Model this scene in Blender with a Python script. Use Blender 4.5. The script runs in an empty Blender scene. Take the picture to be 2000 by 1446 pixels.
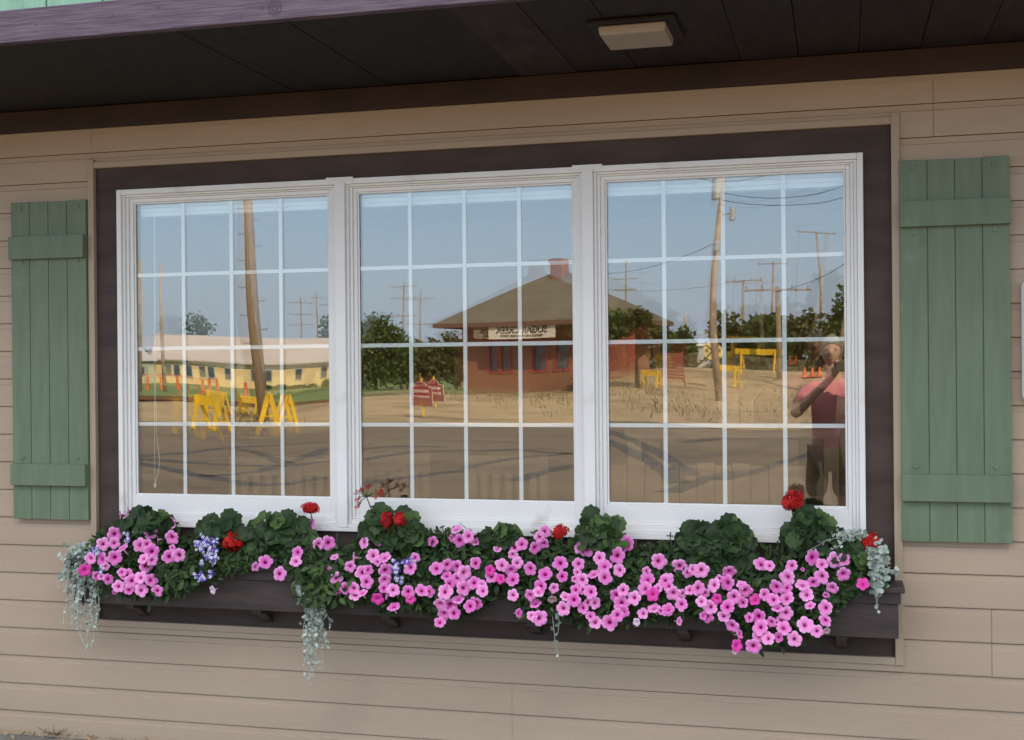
import bpy, bmesh, math, random
import numpy as np
from mathutils import Vector, Matrix, Quaternion
random.seed(7); rng = np.random.default_rng(11)
scene = bpy.context.scene
COL = scene.collection
R = math.radians

# ------------------------------------------------------------------ camera model
F, YAW, PIT, ROL = 2435.37, 0.256098, -0.001555, -0.008945
CAM = Vector((0.0, -4.979, 1.65))
_fw = Vector((-math.sin(YAW)*math.cos(PIT), math.cos(YAW)*math.cos(PIT), math.sin(PIT)))
_r0 = Vector((math.cos(YAW), math.sin(YAW), 0)); _u0 = _r0.cross(_fw)
_r = _r0*math.cos(ROL)+_u0*math.sin(ROL); _u = -_r0*math.sin(ROL)+_u0*math.cos(ROL)
GY = 0.015                       # plane of the outer panes
def ray(px, py): return _fw*F+_r*(px-1000)+_u*(723-py)
def P(px, py, y=0.0):            # point seen there, on a plane parallel to the wall
    v = ray(px, py); return CAM+v*((y-CAM.y)/v.y)
def PZ(px, py, z):
    v = ray(px, py); return CAM+v*((z-CAM.z)/v.z)
def M(px, py, D):                # place in the street whose mirror image is seen there, D metres out from the wall
    v = ray(px, py); p = CAM+v*((D+2*GY-CAM.y)/v.y); return Vector((p.x, -D, p.z))
def MG(px, py, z=0.0):           # the same, standing on ground of height z
    v = ray(px, py); p = CAM+v*((z-CAM.z)/v.z); return Vector((p.x, 2*GY-p.y, z))
def MA(px, py, depth):           # the same, by distance along the view axis
    v = ray(px, py); p = CAM+v*(depth/F); return Vector((p.x, 2*GY-p.y, p.z))

# ------------------------------------------------------------------ materials
MATS = {}
def mat(name, col, rough=.6, var=.0, scale=8., stretch=(1, 1, 1), bump=0., bscale=None, spec=.35, col2=None, detail=4, coord='Object', sub=0, metal=0, spots=None):
    if name in MATS: return MATS[name]
    m = bpy.data.materials.new(name); m.use_nodes = True
    nt = m.node_tree; N = nt.nodes; L = nt.links
    b = N['Principled BSDF']; b.inputs['Roughness'].default_value = rough
    b.inputs['Specular IOR Level'].default_value = spec; b.inputs['Metallic'].default_value = metal
    c = (*col, 1)
    b.inputs['Base Color'].default_value = c
    if var or bump or col2:
        tc = N.new('ShaderNodeTexCoord'); mp = N.new('ShaderNodeMapping'); mp.inputs['Scale'].default_value = stretch
        L.new(tc.outputs[coord], mp.inputs['Vector'])
        nz = N.new('ShaderNodeTexNoise'); nz.inputs['Scale'].default_value = scale; nz.inputs['Detail'].default_value = detail
        L.new(mp.outputs['Vector'], nz.inputs['Vector'])
        cr = N.new('ShaderNodeValToRGB')
        c2 = col2 if col2 else tuple(min(1, x*(1+var)) for x in col)
        c1 = col if col2 else tuple(x*(1-var) for x in col)
        cr.color_ramp.elements[0].position = .35; cr.color_ramp.elements[1].position = .65
        cr.color_ramp.elements[0].color = (*c1, 1); cr.color_ramp.elements[1].color = (*c2, 1)
        L.new(nz.outputs['Fac'], cr.inputs['Fac'])
        out = cr.outputs['Color']
        if spots:
            n3 = N.new('ShaderNodeTexNoise'); n3.inputs['Scale'].default_value = spots[1]; n3.inputs['Detail'].default_value = 6
            L.new(tc.outputs[coord], n3.inputs['Vector'])
            c3 = N.new('ShaderNodeValToRGB'); c3.color_ramp.elements[0].position = spots[2]; c3.color_ramp.elements[1].position = spots[2]+.12
            L.new(n3.outputs['Fac'], c3.inputs['Fac'])
            mx = N.new('ShaderNodeMix'); mx.data_type = 'RGBA'
            L.new(c3.outputs['Color'], mx.inputs['Factor']); L.new(out, mx.inputs[6]); mx.inputs[7].default_value = (*spots[0], 1)
            out = mx.outputs[2]
        L.new(out, b.inputs['Base Color'])
        if bump:
            n2 = N.new('ShaderNodeTexNoise'); n2.inputs['Scale'].default_value = bscale or scale*3; n2.inputs['Detail'].default_value = 5
            L.new(mp.outputs['Vector'], n2.inputs['Vector'])
            bp = N.new('ShaderNodeBump'); bp.inputs['Strength'].default_value = 1; bp.inputs['Distance'].default_value = bump
            L.new(n2.outputs['Fac'], bp.inputs['Height']); L.new(bp.outputs['Normal'], b.inputs['Normal'])
    if sub: b.inputs['Subsurface Weight'].default_value = sub; b.inputs['Subsurface Radius'].default_value = (.01, .01, .01)
    MATS[name] = m; return m

def leafmat(name, col, trans=.25, rough=.5):
    if name in MATS: return MATS[name]
    m = bpy.data.materials.new(name); m.use_nodes = True; nt = m.node_tree; N = nt.nodes; L = nt.links
    b = N['Principled BSDF']; b.inputs['Roughness'].default_value = rough; b.inputs['Specular IOR Level'].default_value = .3
    tc = N.new('ShaderNodeTexCoord'); nz = N.new('ShaderNodeTexNoise'); nz.inputs['Scale'].default_value = 45; nz.inputs['Detail'].default_value = 3
    L.new(tc.outputs['Object'], nz.inputs['Vector'])
    cr = N.new('ShaderNodeValToRGB'); cr.color_ramp.elements[0].position = .3; cr.color_ramp.elements[1].position = .7
    cr.color_ramp.elements[0].color = (*[x*.75 for x in col], 1); cr.color_ramp.elements[1].color = (*[min(1, x*1.25) for x in col], 1)
    L.new(nz.outputs['Fac'], cr.inputs['Fac']); L.new(cr.outputs['Color'], b.inputs['Base Color'])
    t = N.new('ShaderNodeBsdfTranslucent'); L.new(cr.outputs['Color'], t.inputs['Color'])
    mx = N.new('ShaderNodeMixShader'); mx.inputs['Fac'].default_value = trans
    L.new(b.outputs['BSDF'], mx.inputs[1]); L.new(t.outputs['BSDF'], mx.inputs[2])
    L.new(mx.outputs['Shader'], N['Material Output'].inputs['Surface'])
    MATS[name] = m; return m

def petalmat():
    m = bpy.data.materials.new('petunia_petal'); m.use_nodes = True; nt = m.node_tree; N = nt.nodes; L = nt.links
    b = N['Principled BSDF']; b.inputs['Roughness'].default_value = .55; b.inputs['Specular IOR Level'].default_value = .2
    tc = N.new('ShaderNodeTexCoord')
    sx = N.new('ShaderNodeSeparateXYZ'); L.new(tc.outputs['Object'], sx.inputs[0])
    cx = N.new('ShaderNodeCombineXYZ'); L.new(sx.outputs['X'], cx.inputs['X']); L.new(sx.outputs['Y'], cx.inputs['Y'])
    ln = N.new('ShaderNodeVectorMath'); ln.operation = 'LENGTH'; L.new(cx.outputs[0], ln.inputs[0])
    cr = N.new('ShaderNodeValToRGB'); e = cr.color_ramp.elements
    e[0].position = 0.0; e[0].color = (.14, .015, .09, 1)
    e[1].position = .09; e[1].color = (.26, .03, .16, 1)
    for p, c in ((.17, (.70, .10, .42, 1)), (.34, (.93, .24, .64, 1)), (.75, (.97, .33, .74, 1)), (1., (.98, .48, .82, 1))):
        x = e.new(p); x.color = c
    L.new(ln.outputs['Value'], cr.inputs['Fac'])
    # radial veins
    at = N.new('ShaderNodeMath'); at.operation = 'ARCTAN2'; L.new(sx.outputs['Y'], at.inputs[0]); L.new(sx.outputs['X'], at.inputs[1])
    ml = N.new('ShaderNodeMath'); ml.operation = 'MULTIPLY'; ml.inputs[1].default_value = 10; L.new(at.outputs[0], ml.inputs[0])
    sn = N.new('ShaderNodeMath'); sn.operation = 'COSINE'; L.new(ml.outputs[0], sn.inputs[0])
    pw = N.new('ShaderNodeMapRange'); pw.inputs['From Min'].default_value = .6; pw.inputs['From Max'].default_value = 1.; pw.inputs['To Max'].default_value = .22
    L.new(sn.outputs[0], pw.inputs['Value'])
    mx = N.new('ShaderNodeMix'); mx.data_type = 'RGBA'; L.new(pw.outputs[0], mx.inputs['Factor']); L.new(cr.outputs['Color'], mx.inputs[6]); mx.inputs[7].default_value = (.6, .06, .34, 1)
    oi = N.new('ShaderNodeObjectInfo')
    hs = N.new('ShaderNodeHueSaturation')
    mr = N.new('ShaderNodeMapRange'); mr.inputs['To Min'].default_value = .86; mr.inputs['To Max'].default_value = 1.04; L.new(oi.outputs['Random'], mr.inputs['Value'])
    L.new(mr.outputs[0], hs.inputs['Value'])
    ms = N.new('ShaderNodeMapRange'); ms.inputs['To Min'].default_value = 1.12; ms.inputs['To Max'].default_value = .88; L.new(oi.outputs['Random'], ms.inputs['Value'])
    L.new(ms.outputs[0], hs.inputs['Saturation']); L.new(mx.outputs[2], hs.inputs['Color'])
    L.new(hs.outputs['Color'], b.inputs['Base Color'])
    t = N.new('ShaderNodeBsdfTranslucent'); L.new(hs.outputs['Color'], t.inputs['Color'])
    ms2 = N.new('ShaderNodeMixShader'); ms2.inputs['Fac'].default_value = .22
    L.new(b.outputs['BSDF'], ms2.inputs[1]); L.new(t.outputs['BSDF'], ms2.inputs[2]); L.new(ms2.outputs['Shader'], N['Material Output'].inputs['Surface'])
    return m

def glassmat(name, ior, tint):
    m = bpy.data.materials.new(name); m.use_nodes = True; nt = m.node_tree; N = nt.nodes; L = nt.links
    N.remove(N['Principled BSDF'])
    g = N.new('ShaderNodeBsdfGlossy'); g.inputs['Roughness'].default_value = 0; g.inputs['Color'].default_value = (*tint, 1)
    t = N.new('ShaderNodeBsdfTransparent'); t.inputs['Color'].default_value = (.93, .95, .94, 1)
    fr = N.new('ShaderNodeLayerWeight'); fr.inputs['Blend'].default_value = .5
    fz = N.new('ShaderNodeFresnel'); fz.inputs['IOR'].default_value = ior
    # thin sheet: reflectance the same from either side
    geo = N.new('ShaderNodeNewGeometry'); 
    ms = N.new('ShaderNodeMixShader'); r0 = ((ior-1)/(ior+1))**2
    mr = N.new('ShaderNodeMapRange'); mr.inputs['From Min'].default_value = 0; mr.inputs['From Max'].default_value = 1
    pw = N.new('ShaderNodeMath'); pw.operation = 'POWER'; pw.inputs[1].default_value = 4.
    L.new(fr.outputs['Facing'], pw.inputs[0])
    mr.inputs['To Min'].default_value = r0; mr.inputs['To Max'].default_value = 1
    L.new(pw.outputs[0], mr.inputs['Value']); L.new(mr.outputs[0], ms.inputs['Fac'])
    N.remove(fz); N.remove(geo)
    L.new(t.outputs[0], ms.inputs[1]); L.new(g.outputs[0], ms.inputs[2]); L.new(ms.outputs[0], N['Material Output'].inputs['Surface'])
    return m

def brickmat():
    m = bpy.data.materials.new('red_brick'); m.use_nodes = True; nt = m.node_tree; N = nt.nodes; L = nt.links
    b = N['Principled BSDF']; b.inputs['Roughness'].default_value = .85
    uv = N.new('ShaderNodeUVMap')
    br = N.new('ShaderNodeTexBrick'); br.inputs['Scale'].default_value = 1
    br.inputs['Brick Width'].default_value = .22; br.inputs['Row Height'].default_value = .075; br.inputs['Mortar Size'].default_value = .012
    br.inputs['Color1'].default_value = (.19, .056, .025, 1); br.inputs['Color2'].default_value = (.26, .088, .038, 1); br.inputs['Mortar'].default_value = (.36, .22, .13, 1)
    L.new(uv.outputs['UV'], br.inputs['Vector']); L.new(br.outputs['Color'], b.inputs['Base Color'])
    return m

m_siding = mat('tan_vinyl', (.415, .318, .232), .5, var=.06, scale=1.3, stretch=(.6, 1, 2.5), bump=.0011, bscale=45, spec=.2, spots=((.385, .298, .222), 1.7, .62))
m_siding2 = mat('tan_vinyl_trim', (.395, .302, .215), .5, var=.03, scale=2)
m_brown = mat('dark_brown_paint', (.069, .048, .042), .62, var=.18, scale=3.5, stretch=(1, 1, 3), bump=.0005, bscale=30, spec=.15)
m_brownbox = mat('dark_brown_box_paint', (.052, .037, .034), .5, var=.25, scale=4, stretch=(1, 2, 6), bump=.0012, bscale=26, spots=((.085, .066, .058), 16, .66))
m_white = mat('white_vinyl', (.80, .785, .755), .4, var=.03, scale=3, spots=((.62, .60, .56), 5, .64))
m_white2 = mat('white_grille', (.76, .80, .80), .4)
m_green = mat('sage_green_paint', (.140, .188, .116), .6, var=.08, scale=5, stretch=(6, 1, .7), bump=.0012, bscale=30, spots=((.175, .22, .15), 7, .64))
m_fascia = mat('weathered_purple_wood', (.092, .066, .095), .85, scale=7, stretch=(1, 4, 14), bump=.003, bscale=10, col2=(.145, .110, .142), spots=((.06, .04, .055), 2.3, .74))
def knots(m, pts):
    nt = m.node_tree; N = nt.nodes; L = nt.links; b = N['Principled BSDF']; src = b.inputs['Base Color'].links[0].from_socket
    for (p, r) in pts:
        tc = N.new('ShaderNodeTexCoord'); nz = N.new('ShaderNodeTexNoise'); nz.inputs['Scale'].default_value = 30
        L.new(tc.outputs['Object'], nz.inputs['Vector'])
        ds = N.new('ShaderNodeVectorMath'); ds.operation = 'DISTANCE'; L.new(tc.outputs['Object'], ds.inputs[0]); ds.inputs[1].default_value = p
        md = N.new('ShaderNodeMath'); md.operation = 'MULTIPLY_ADD'; md.inputs[1].default_value = .012; L.new(nz.outputs['Fac'], md.inputs[0]); L.new(ds.outputs['Value'], md.inputs[2])
        cr = N.new('ShaderNodeValToRGB'); e = cr.color_ramp.elements; e[0].position = 0; e[0].color = (.75,)*3+(1,); e[1].position = 1; e[1].color = (0, 0, 0, 1)
        for q, v in ((.25, .15), (.42, .7), (.55, .1), (.72, .65), (.85, .15)): x = e.new(q); x.color = (v, v, v, 1)
        sc = N.new('ShaderNodeMath'); sc.operation = 'DIVIDE'; sc.inputs[1].default_value = r+.006; L.new(md.outputs[0], sc.inputs[0]); L.new(sc.outputs[0], cr.inputs['Fac'])
        mx = N.new('ShaderNodeMix'); mx.data_type = 'RGBA'; L.new(cr.outputs['Color'], mx.inputs['Factor']); L.new(src, mx.inputs[6]); mx.inputs[7].default_value = (.045, .03, .035, 1); src = mx.outputs[2]
    L.new(src, b.inputs['Base Color'])
m_mint = mat('mint_paint', (.22, .40, .29), .65, var=.12, scale=4, stretch=(6, 1, 1), bump=.001)
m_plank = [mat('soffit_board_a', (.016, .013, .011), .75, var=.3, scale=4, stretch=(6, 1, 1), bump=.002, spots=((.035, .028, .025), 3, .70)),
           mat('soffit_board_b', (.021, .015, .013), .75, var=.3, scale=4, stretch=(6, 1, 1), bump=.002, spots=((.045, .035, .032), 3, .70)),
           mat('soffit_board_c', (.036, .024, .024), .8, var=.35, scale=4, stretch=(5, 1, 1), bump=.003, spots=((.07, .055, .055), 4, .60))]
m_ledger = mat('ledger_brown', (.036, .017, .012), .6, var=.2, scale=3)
m_shade = mat('cream_plastic', (.42, .36, .30), .4)
m_fixbrown = mat('fixture_brown', (.013, .009, .008), .6, var=.2)
m_conc = mat('concrete', (.21, .20, .18), .85, var=.18, scale=6, bump=.003, spots=((.20, .19, .17), 9, .62))
m_asphalt = mat('old_asphalt', (.125, .096, .064), .9, scale=.35, stretch=(.5, 1.4, 1), col2=(.18, .138, .092), bump=.004, bscale=8, spots=((.07, .062, .054), 1.1, .66))
m_tar = mat('tar_seal', (.045, .04, .036), .6)
m_gravel = mat('pale_gravel', (.33, .235, .125), .95, scale=.5, col2=(.43, .32, .185), bump=.02, bscale=4, spots=((.24, .175, .09), .35, .54))
m_dirt = mat('bare_ground', (.34, .28, .18), .95, scale=.3, col2=(.24, .25, .10))
m_grass = mat('mown_grass', (.10, .155, .04), .9, scale=.25, col2=(.17, .21, .06), bump=.03, bscale=3)
m_rust = mat('rusty_ballast', (.22, .10, .06), .9, scale=2, col2=(.15, .085, .055), bump=.03)
m_rail = mat('rusty_steel', (.20, .09, .05), .6, var=.3)
m_tie = mat('creosote_timber', (.08, .055, .04), .9, var=.3)
m_pole = mat('weathered_pole', (.24, .175, .115), .9, scale=3, stretch=(8, 8, .6), col2=(.36, .27, .18), bump=.01)
m_palepole = mat('pale_pole', (.45, .36, .28), .9, var=.2, scale=2)
m_steel = mat('galvanised_steel', (.45, .46, .46), .45, metal=.4, var=.1)
m_yellow = mat('safety_yellow', (.78, .50, .02), .5, var=.08, scale=4)
m_black = mat('black_paint', (.02, .02, .02), .5)
m_fence = mat('red_orange_mesh', (.26, .06, .04), .7)
m_orange = mat('safety_orange', (.80, .15, .03), .5)
m_roofw = mat('pale_metal_roof', (.48, .42, .375), .5, var=.08, scale=.6, stretch=(.2, 1, 1))
m_cream = mat('cream_block_wall', (.74, .55, .26), .85, scale=.8, col2=(.82, .64, .34), spots=((.40, .30, .20), 1.2, .66))
m_palegreen = mat('pale_green_wall', (.42, .46, .34), .85, var=.1, scale=1)
m_winglass = mat('dark_window_glass', (.06, .08, .10), .1, spec=.6)
m_shingle = mat('olive_shingle', (.112, .098, .068), .9, scale=1.5, col2=(.15, .13, .09), bump=.02, bscale=6)
m_redtrim = mat('red_trim', (.35, .055, .04), .6)
m_browntrim = mat('brown_eave', (.16, .085, .06), .7)
m_brick = brickmat()
m_signw = mat('sign_cream', (.78, .72, .60), .6)
m_maroon = mat('maroon_sign', (.22, .025, .03), .5)
m_signtext = mat('sign_pale_text', (.75, .66, .55), .6)
m_grey = mat('grey_cladding', (.42, .44, .45), .7, var=.08)
m_trunk = mat('bark', (.10, .075, .05), .95, var=.3, scale=3)
m_wood = mat('chair_wood', (.30, .18, .09), .5, var=.2, scale=6)
m_room = mat('warm_plaster', (.55, .34, .17), .9, var=.1, scale=1)
m_roomfloor = mat('plank_floor', (.30, .18, .10), .6, var=.25, scale=3, stretch=(1, 8, 1))
m_card = mat('cardboard', (.42, .29, .16), .85, var=.12, scale=5)
m_blind = mat('white_blind', (.80, .80, .78), .6)
m_cord = mat('blind_cord', (.75, .74, .70), .7)
m_petal = petalmat()
m_tube = leafmat('petunia_tube', (.80, .42, .62), .3)
m_palepetal = leafmat('pale_petal', (.82, .62, .74), .3)
m_hot = leafmat('hot_pink_petal', (.80, .065, .42), .2)
m_wilt = leafmat('wilted_petal', (.50, .34, .36), .2)
m_leaf = [leafmat('leaf_dark', (.025, .052, .014)), leafmat('leaf_mid', (.037, .074, .019)), leafmat('leaf_light', (.070, .122, .028))]
m_ger = [leafmat('geranium_dark', (.026, .054, .018)), leafmat('geranium_mid', (.041, .079, .024)), leafmat('geranium_light', (.078, .137, .036))]
m_silver = [leafmat('silver_leaf', (.37, .43, .37), .15, .6), leafmat('silver_leaf_pale', (.50, .56, .50), .15, .6), leafmat('silver_leaf_green', (.19, .28, .21), .2)]
m_silverstem = leafmat('silver_stem', (.50, .54, .44), .1)
m_stem = leafmat('green_stem', (.06, .10, .03), .1)
m_red = [leafmat('red_petal', (.48, .010, .010), .2, .6), leafmat('red_petal_dark', (.25, .004, .008), .15, .6), leafmat('red_petal_bright', (.66, .020, .014), .2, .6)]
m_verb = [leafmat('violet_petal', (.13, .07, .50), .15), leafmat('white_petal', (.82, .82, .86), .2)]
m_dry = mat('dry_leaf', (.35, .25, .15), .9, var=.3)
m_tree = [leafmat('tree_leaf_dark', (.045, .080, .020), .3), leafmat('tree_leaf_mid', (.080, .130, .030), .3), leafmat('tree_leaf_light', (.13, .18, .045), .35)]
m_tree_olive = [leafmat('tree_olive_dark', (.055, .065, .018), .3), leafmat('tree_olive_mid', (.095, .105, .030), .3), leafmat('tree_olive_light', (.14, .145, .045), .35)]
m_skin = mat('skin', (.66, .42, .31), .55, sub=.1)
m_pink = mat('pink_shirt', (.66, .25, .29), .85, var=.10, scale=14, bump=.02, bscale=9)
m_shorts = mat('dark_shorts', (.22, .15, .10), .85)
m_hair = mat('grey_hair', (.24, .23, .21), .9, var=.4, scale=60, bump=.004)
m_glass_o = glassmat('window_glass', 2.33, (.97, .99, 1.0))
m_glass_i = glassmat('window_glass_inner', 1.78, (.92, .96, 1.0))

# ------------------------------------------------------------------ mesh helpers
ORG = {}
class MB:
    def __init__(s): s.v = []; s.f = []; s.m = []; s.uv = None
    def add(s, vs, fs, m=0):
        o = len(s.v); s.v.extend([tuple(v) for v in vs])
        for k, f in enumerate(fs): s.f.append(tuple(i+o for i in f)); s.m.append(m if not isinstance(m, (list, tuple)) else m[k])
        return s
    def box(s, x0, x1, y0, y1, z0, z1, m=0):
        v = [(x0, y0, z0), (x1, y0, z0), (x1, y1, z0), (x0, y1, z0), (x0, y0, z1), (x1, y0, z1), (x1, y1, z1), (x0, y1, z1)]
        return s.add(v, [(0, 3, 2, 1), (4, 5, 6, 7), (0, 1, 5, 4), (1, 2, 6, 5), (2, 3, 7, 6), (3, 0, 4, 7)], m)
    def bar(s, a, b, w, h, up=(0, 0, 1), m=0):          # square bar from a to b
        a = Vector(a); b = Vector(b); d = (b-a).normalized(); up = Vector(up)
        sx = d.cross(up)
        if sx.length < 1e-4: sx = d.cross(Vector((1, 0, 0)))
        sx.normalize(); sy = sx.cross(d).normalized(); sx = sx*w/2; sy = sy*h/2
        v = [a-sx-sy, a+sx-sy, a+sx+sy, a-sx+sy, b-sx-sy, b+sx-sy, b+sx+sy, b-sx+sy]
        return s.add(v, [(0, 3, 2, 1), (4, 5, 6, 7), (0, 1, 5, 4), (1, 2, 6, 5), (2, 3, 7, 6), (3, 0, 4, 7)], m)
    def tube(s, pts, rad, n=8, m=0, cap=True):
        pts = [Vector(p) for p in pts]; k = len(pts)
        if not isinstance(rad, (list, tuple)): rad = [rad]*k
        vs = []; prev = None
        for i, p in enumerate(pts):
            d = (pts[min(i+1, k-1)]-pts[max(i-1, 0)]).normalized()
            if prev is None:
                ref = Vector((0, 0, 1)) if abs(d.z) < .9 else Vector((1, 0, 0)); sx = d.cross(ref).normalized()
            else:
                sx = prev-d*prev.dot(d)
                sx = sx.normalized() if sx.length > 1e-6 else d.orthogonal().normalized()
            prev = sx; sy = d.cross(sx)
            for j in range(n):
                t = 2*math.pi*j/n; vs.append(p+(sx*math.cos(t)+sy*math.sin(t))*rad[i])
        fs = []
        for i in range(k-1):
            for j in range(n): fs.append((i*n+j, i*n+(j+1) % n, (i+1)*n+(j+1) % n, (i+1)*n+j))
        if cap: fs.append(tuple(range(n-1, -1, -1))); fs.append(tuple((k-1)*n+j for j in range(n)))
        return s.add(vs, fs, m)
    def strip(s, prof, x0, x1, m=0):                    # open (y,z) profile run along x
        n = len(prof); v = [(x0, y, z) for y, z in prof]+[(x1, y, z) for y, z in prof]
        return s.add(v, [(i, i+1, n+i+1, n+i) for i in range(n-1)], m)
    def prism(s, poly, y0, y1, m=0):                    # (x,z) polygon, counter-clockwise seen from -y, given depth
        n = len(poly); v = [(x, y0, z) for x, z in poly]+[(x, y1, z) for x, z in poly]
        return s.add(v, [tuple(range(n)), tuple(range(2*n-1, n-1, -1))]+[(i, n+i, n+(i+1) % n, (i+1) % n) for i in range(n)], m)
    def scatter(s, tv, tf, pos, nrm, direc, size, mi):  # many copies of a small template: z->nrm, y->direc
        tv = np.asarray(tv, float); n = len(pos)
        z = nrm/np.linalg.norm(nrm, axis=1, keepdims=True)
        y = direc-z*np.sum(direc*z, 1, keepdims=True); y /= np.linalg.norm(y, axis=1, keepdims=True)+1e-9
        x = np.cross(y, z); size = np.broadcast_to(np.asarray(size, float), (n,))
        W = (x[:, None, :]*tv[None, :, 0:1]+y[:, None, :]*tv[None, :, 1:2]+z[:, None, :]*tv[None, :, 2:3])*size[:, None, None]+pos[:, None, :]
        o = len(s.v); k = len(tv); s.v.extend(map(tuple, W.reshape(-1, 3).tolist()))
        for i in range(n):
            for f in tf: s.f.append(tuple(o+i*k+j for j in f)); s.m.append(int(mi[i]))
        return s
    def build(s, name, mats, parent=None, smooth=False, bevel=0., loc=None):
        org = Vector(ORG.get(parent.name, (0, 0, 0))) if parent else Vector(loc if loc is not None else (0, 0, 0))
        a = np.array(s.v, float)-np.array(org)
        me = bpy.data.meshes.new(name); me.from_pydata(a.tolist(), [], s.f)
        mats = mats if isinstance(mats, (list, tuple)) else [mats]
        for m in mats: me.materials.append(m)
        if len(mats) > 1: me.polygons.foreach_set('material_index', s.m)
        if smooth: me.polygons.foreach_set('use_smooth', [True]*len(me.polygons))
        if s.uv:
            u = me.uv_layers.new(name='UVMap'); u.data.foreach_set('uv', [c for f in s.uv for p in f for c in p])
        me.validate(); me.update()
        o = bpy.data.objects.new(name, me); COL.objects.link(o); ORG[o.name] = tuple(org)
        if parent: o.parent = parent
        else: o.location = org
        if bevel:
            b = o.modifiers.new('bevel', 'BEVEL'); b.width = bevel; b.segments = 2; b.limit_method = 'ANGLE'; b.angle_limit = R(40)
        return o
def tag(o, label=None, cat=None, group=None, kind=None):
    if label: o['label'] = label
    if cat: o['category'] = cat
    if group: o['group'] = group
    if kind: o['kind'] = kind
    return o
def thing(name, loc, label, cat, group=None):
    o = bpy.data.objects.new(name, None); COL.objects.link(o); o.location = loc; o.empty_display_size = .1
    ORG[o.name] = tuple(loc); return tag(o, label, cat, group)
def struct(name, mb, m, **k):
    o = mb.build(name, m, **k); o['kind'] = 'structure'; return o
def text_mesh(txt, size, m, parent, origin, xdir, zdir, depth=.01, name='lettering'):
    cu = bpy.data.curves.new(name, 'FONT'); cu.body = txt; cu.size = size; cu.align_x = 'CENTER'; cu.align_y = 'CENTER'; cu.extrude = depth/2; cu.resolution_u = 3; cu.offset = size*.022
    o = bpy.data.objects.new('tmp', cu); COL.objects.link(o)
    dg = bpy.context.evaluated_depsgraph_get(); me = bpy.data.meshes.new_from_object(o.evaluated_get(dg)); bpy.data.objects.remove(o)
    x = Vector(xdir).normalized(); z = Vector(zdir).normalized(); n = x.cross(z)
    org = Vector(ORG[parent.name])
    me.transform(Matrix.Translation(Vector(origin)-org) @ Matrix((x, z, n)).transposed().to_4x4())
    me.materials.clear(); me.materials.append(m)
    t = bpy.data.objects.new(name, me); COL.objects.link(t); t.parent = parent; ORG[t.name] = tuple(org); return t

# ------------------------------------------------------------------ house wall
def zl(k): return 1.622-.127*k
TX0, TX1, TZ0, TZ1 = -3.262, .230, .508, 2.592       # outside of the tan trim round the window
house = thing('house', (-3, 0, 0), 'tan vinyl sided house front with dark board soffit', 'house')
sd = MB()
def siding(x0, x1, z0, z1, seams):
    for k in range(-10, 14):
        zb, zt = zl(k), zl(k)+.127
        if zb >= z1 or zt <= z0: continue
        prof = [(.006, 0), (-.0165, 0), (-.0175, .004), (-.0165, .0985), (-.0115, .1012), (-.0105, .1240), (.006, .1242), (.006, .1272)]
        pr = []
        for y, dz in prof: pr.append((y, min(max(zb+dz, z0), z1)))
        cuts = [x0]+sorted(s for s in seams.get(k, []) if x0 < s < x1)+[x1]
        for i in range(len(cuts)-1):
            o = -.0018 if i % 2 else 0.
            sd.strip([(y+o, z) for y, z in pr], cuts[i], cuts[i+1]-(.0012 if i < len(cuts)-2 else 0))
seam = {}
def sm(px, py, ks):
    for k in ks: seam.setdefault(k, []).append(P(px, py).x)
sm(33, 360, (-8, -7)); sm(753, 240, (-9, -8)); sm(1823, 260, (-8, -7)); sm(1003, 1395, (11, 12)); sm(1937, 1320, (8, 9)); sm(330, 1420, (13,))
siding(-9, TX0+.01, .02, 2.765, seam); siding(TX1-.01, 14, .02, 2.765, seam)
siding(TX0+.01, TX1-.01, TZ1-.012, 2.765, seam); siding(TX0+.01, TX1-.01, .02, TZ0+.012, seam)
sd.build('siding', m_siding, house)
b = MB(); b.box(-9, 14, -.021, .0, 2.722, 2.742); b.box(-9, 14, -.018, .0, 2.7425, 2.765); b.box(-9, 14, -.019, 0, -.012, .028)
b.build('siding_channel', m_siding2, house)
b = MB()
b.box(-9, TX0+.03, .001, .16, -.3, 2.8); b.box(TX1-.03, 14, .001, .16, -.3, 2.8); b.box(TX0+.03, TX1-.03, .001, .16, -.3, .9); b.box(TX0+.03, TX1-.03, .001, .16, 2.47, 2.8)
b.build('wall_core', m_room, house)
b = MB(); b.box(-9, 14, .0, 7.5, 2.86, 5.9); b.build('upper_wall', m_siding2, house)
b = MB(); b.add([(-9.5, -.9, 5.9), (14.5, -.9, 5.9), (14.5, 3.75, 8.0), (-9.5, 3.75, 8.0), (-9.5, 8.4, 5.9), (14.5, 8.4, 5.9), (-9.5, -.9, 5.75), (14.5, -.9, 5.75), (-9.5, 8.4, 5.75), (14.5, 8.4, 5.75)],
    [(0, 1, 2, 3), (3, 2, 5, 4), (6, 7, 1, 0), (4, 5, 9, 8), (8, 9, 7, 6), (0, 3, 4, 8, 6), (1, 7, 9, 5, 2)]); b.build('roof', m_shingle, house)
b = MB(); b.box(-9, 14, .02, .16, -.3, -.013); b.build('foundation', m_conc, house)
# interior of the room
b = MB(); b.box(-8.8, 3.8, .16, 7.3, -.25, -.2); struct('room_floor', b, m_roomfloor)
b = MB(); b.box(-8.8, 3.8, .16, 7.3, 2.8, 2.86); struct('room_ceiling', b, m_room)
b = MB(); b.box(-8.8, 3.8, 4.6, 4.7, -.2, 2.8); b.box(-4.9, -4.8, .161, 4.6, -.2, 2.8); b.box(1.8, 1.9, .161, 4.6, -.2, 2.8); struct('room_wall', b, m_room)

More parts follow.
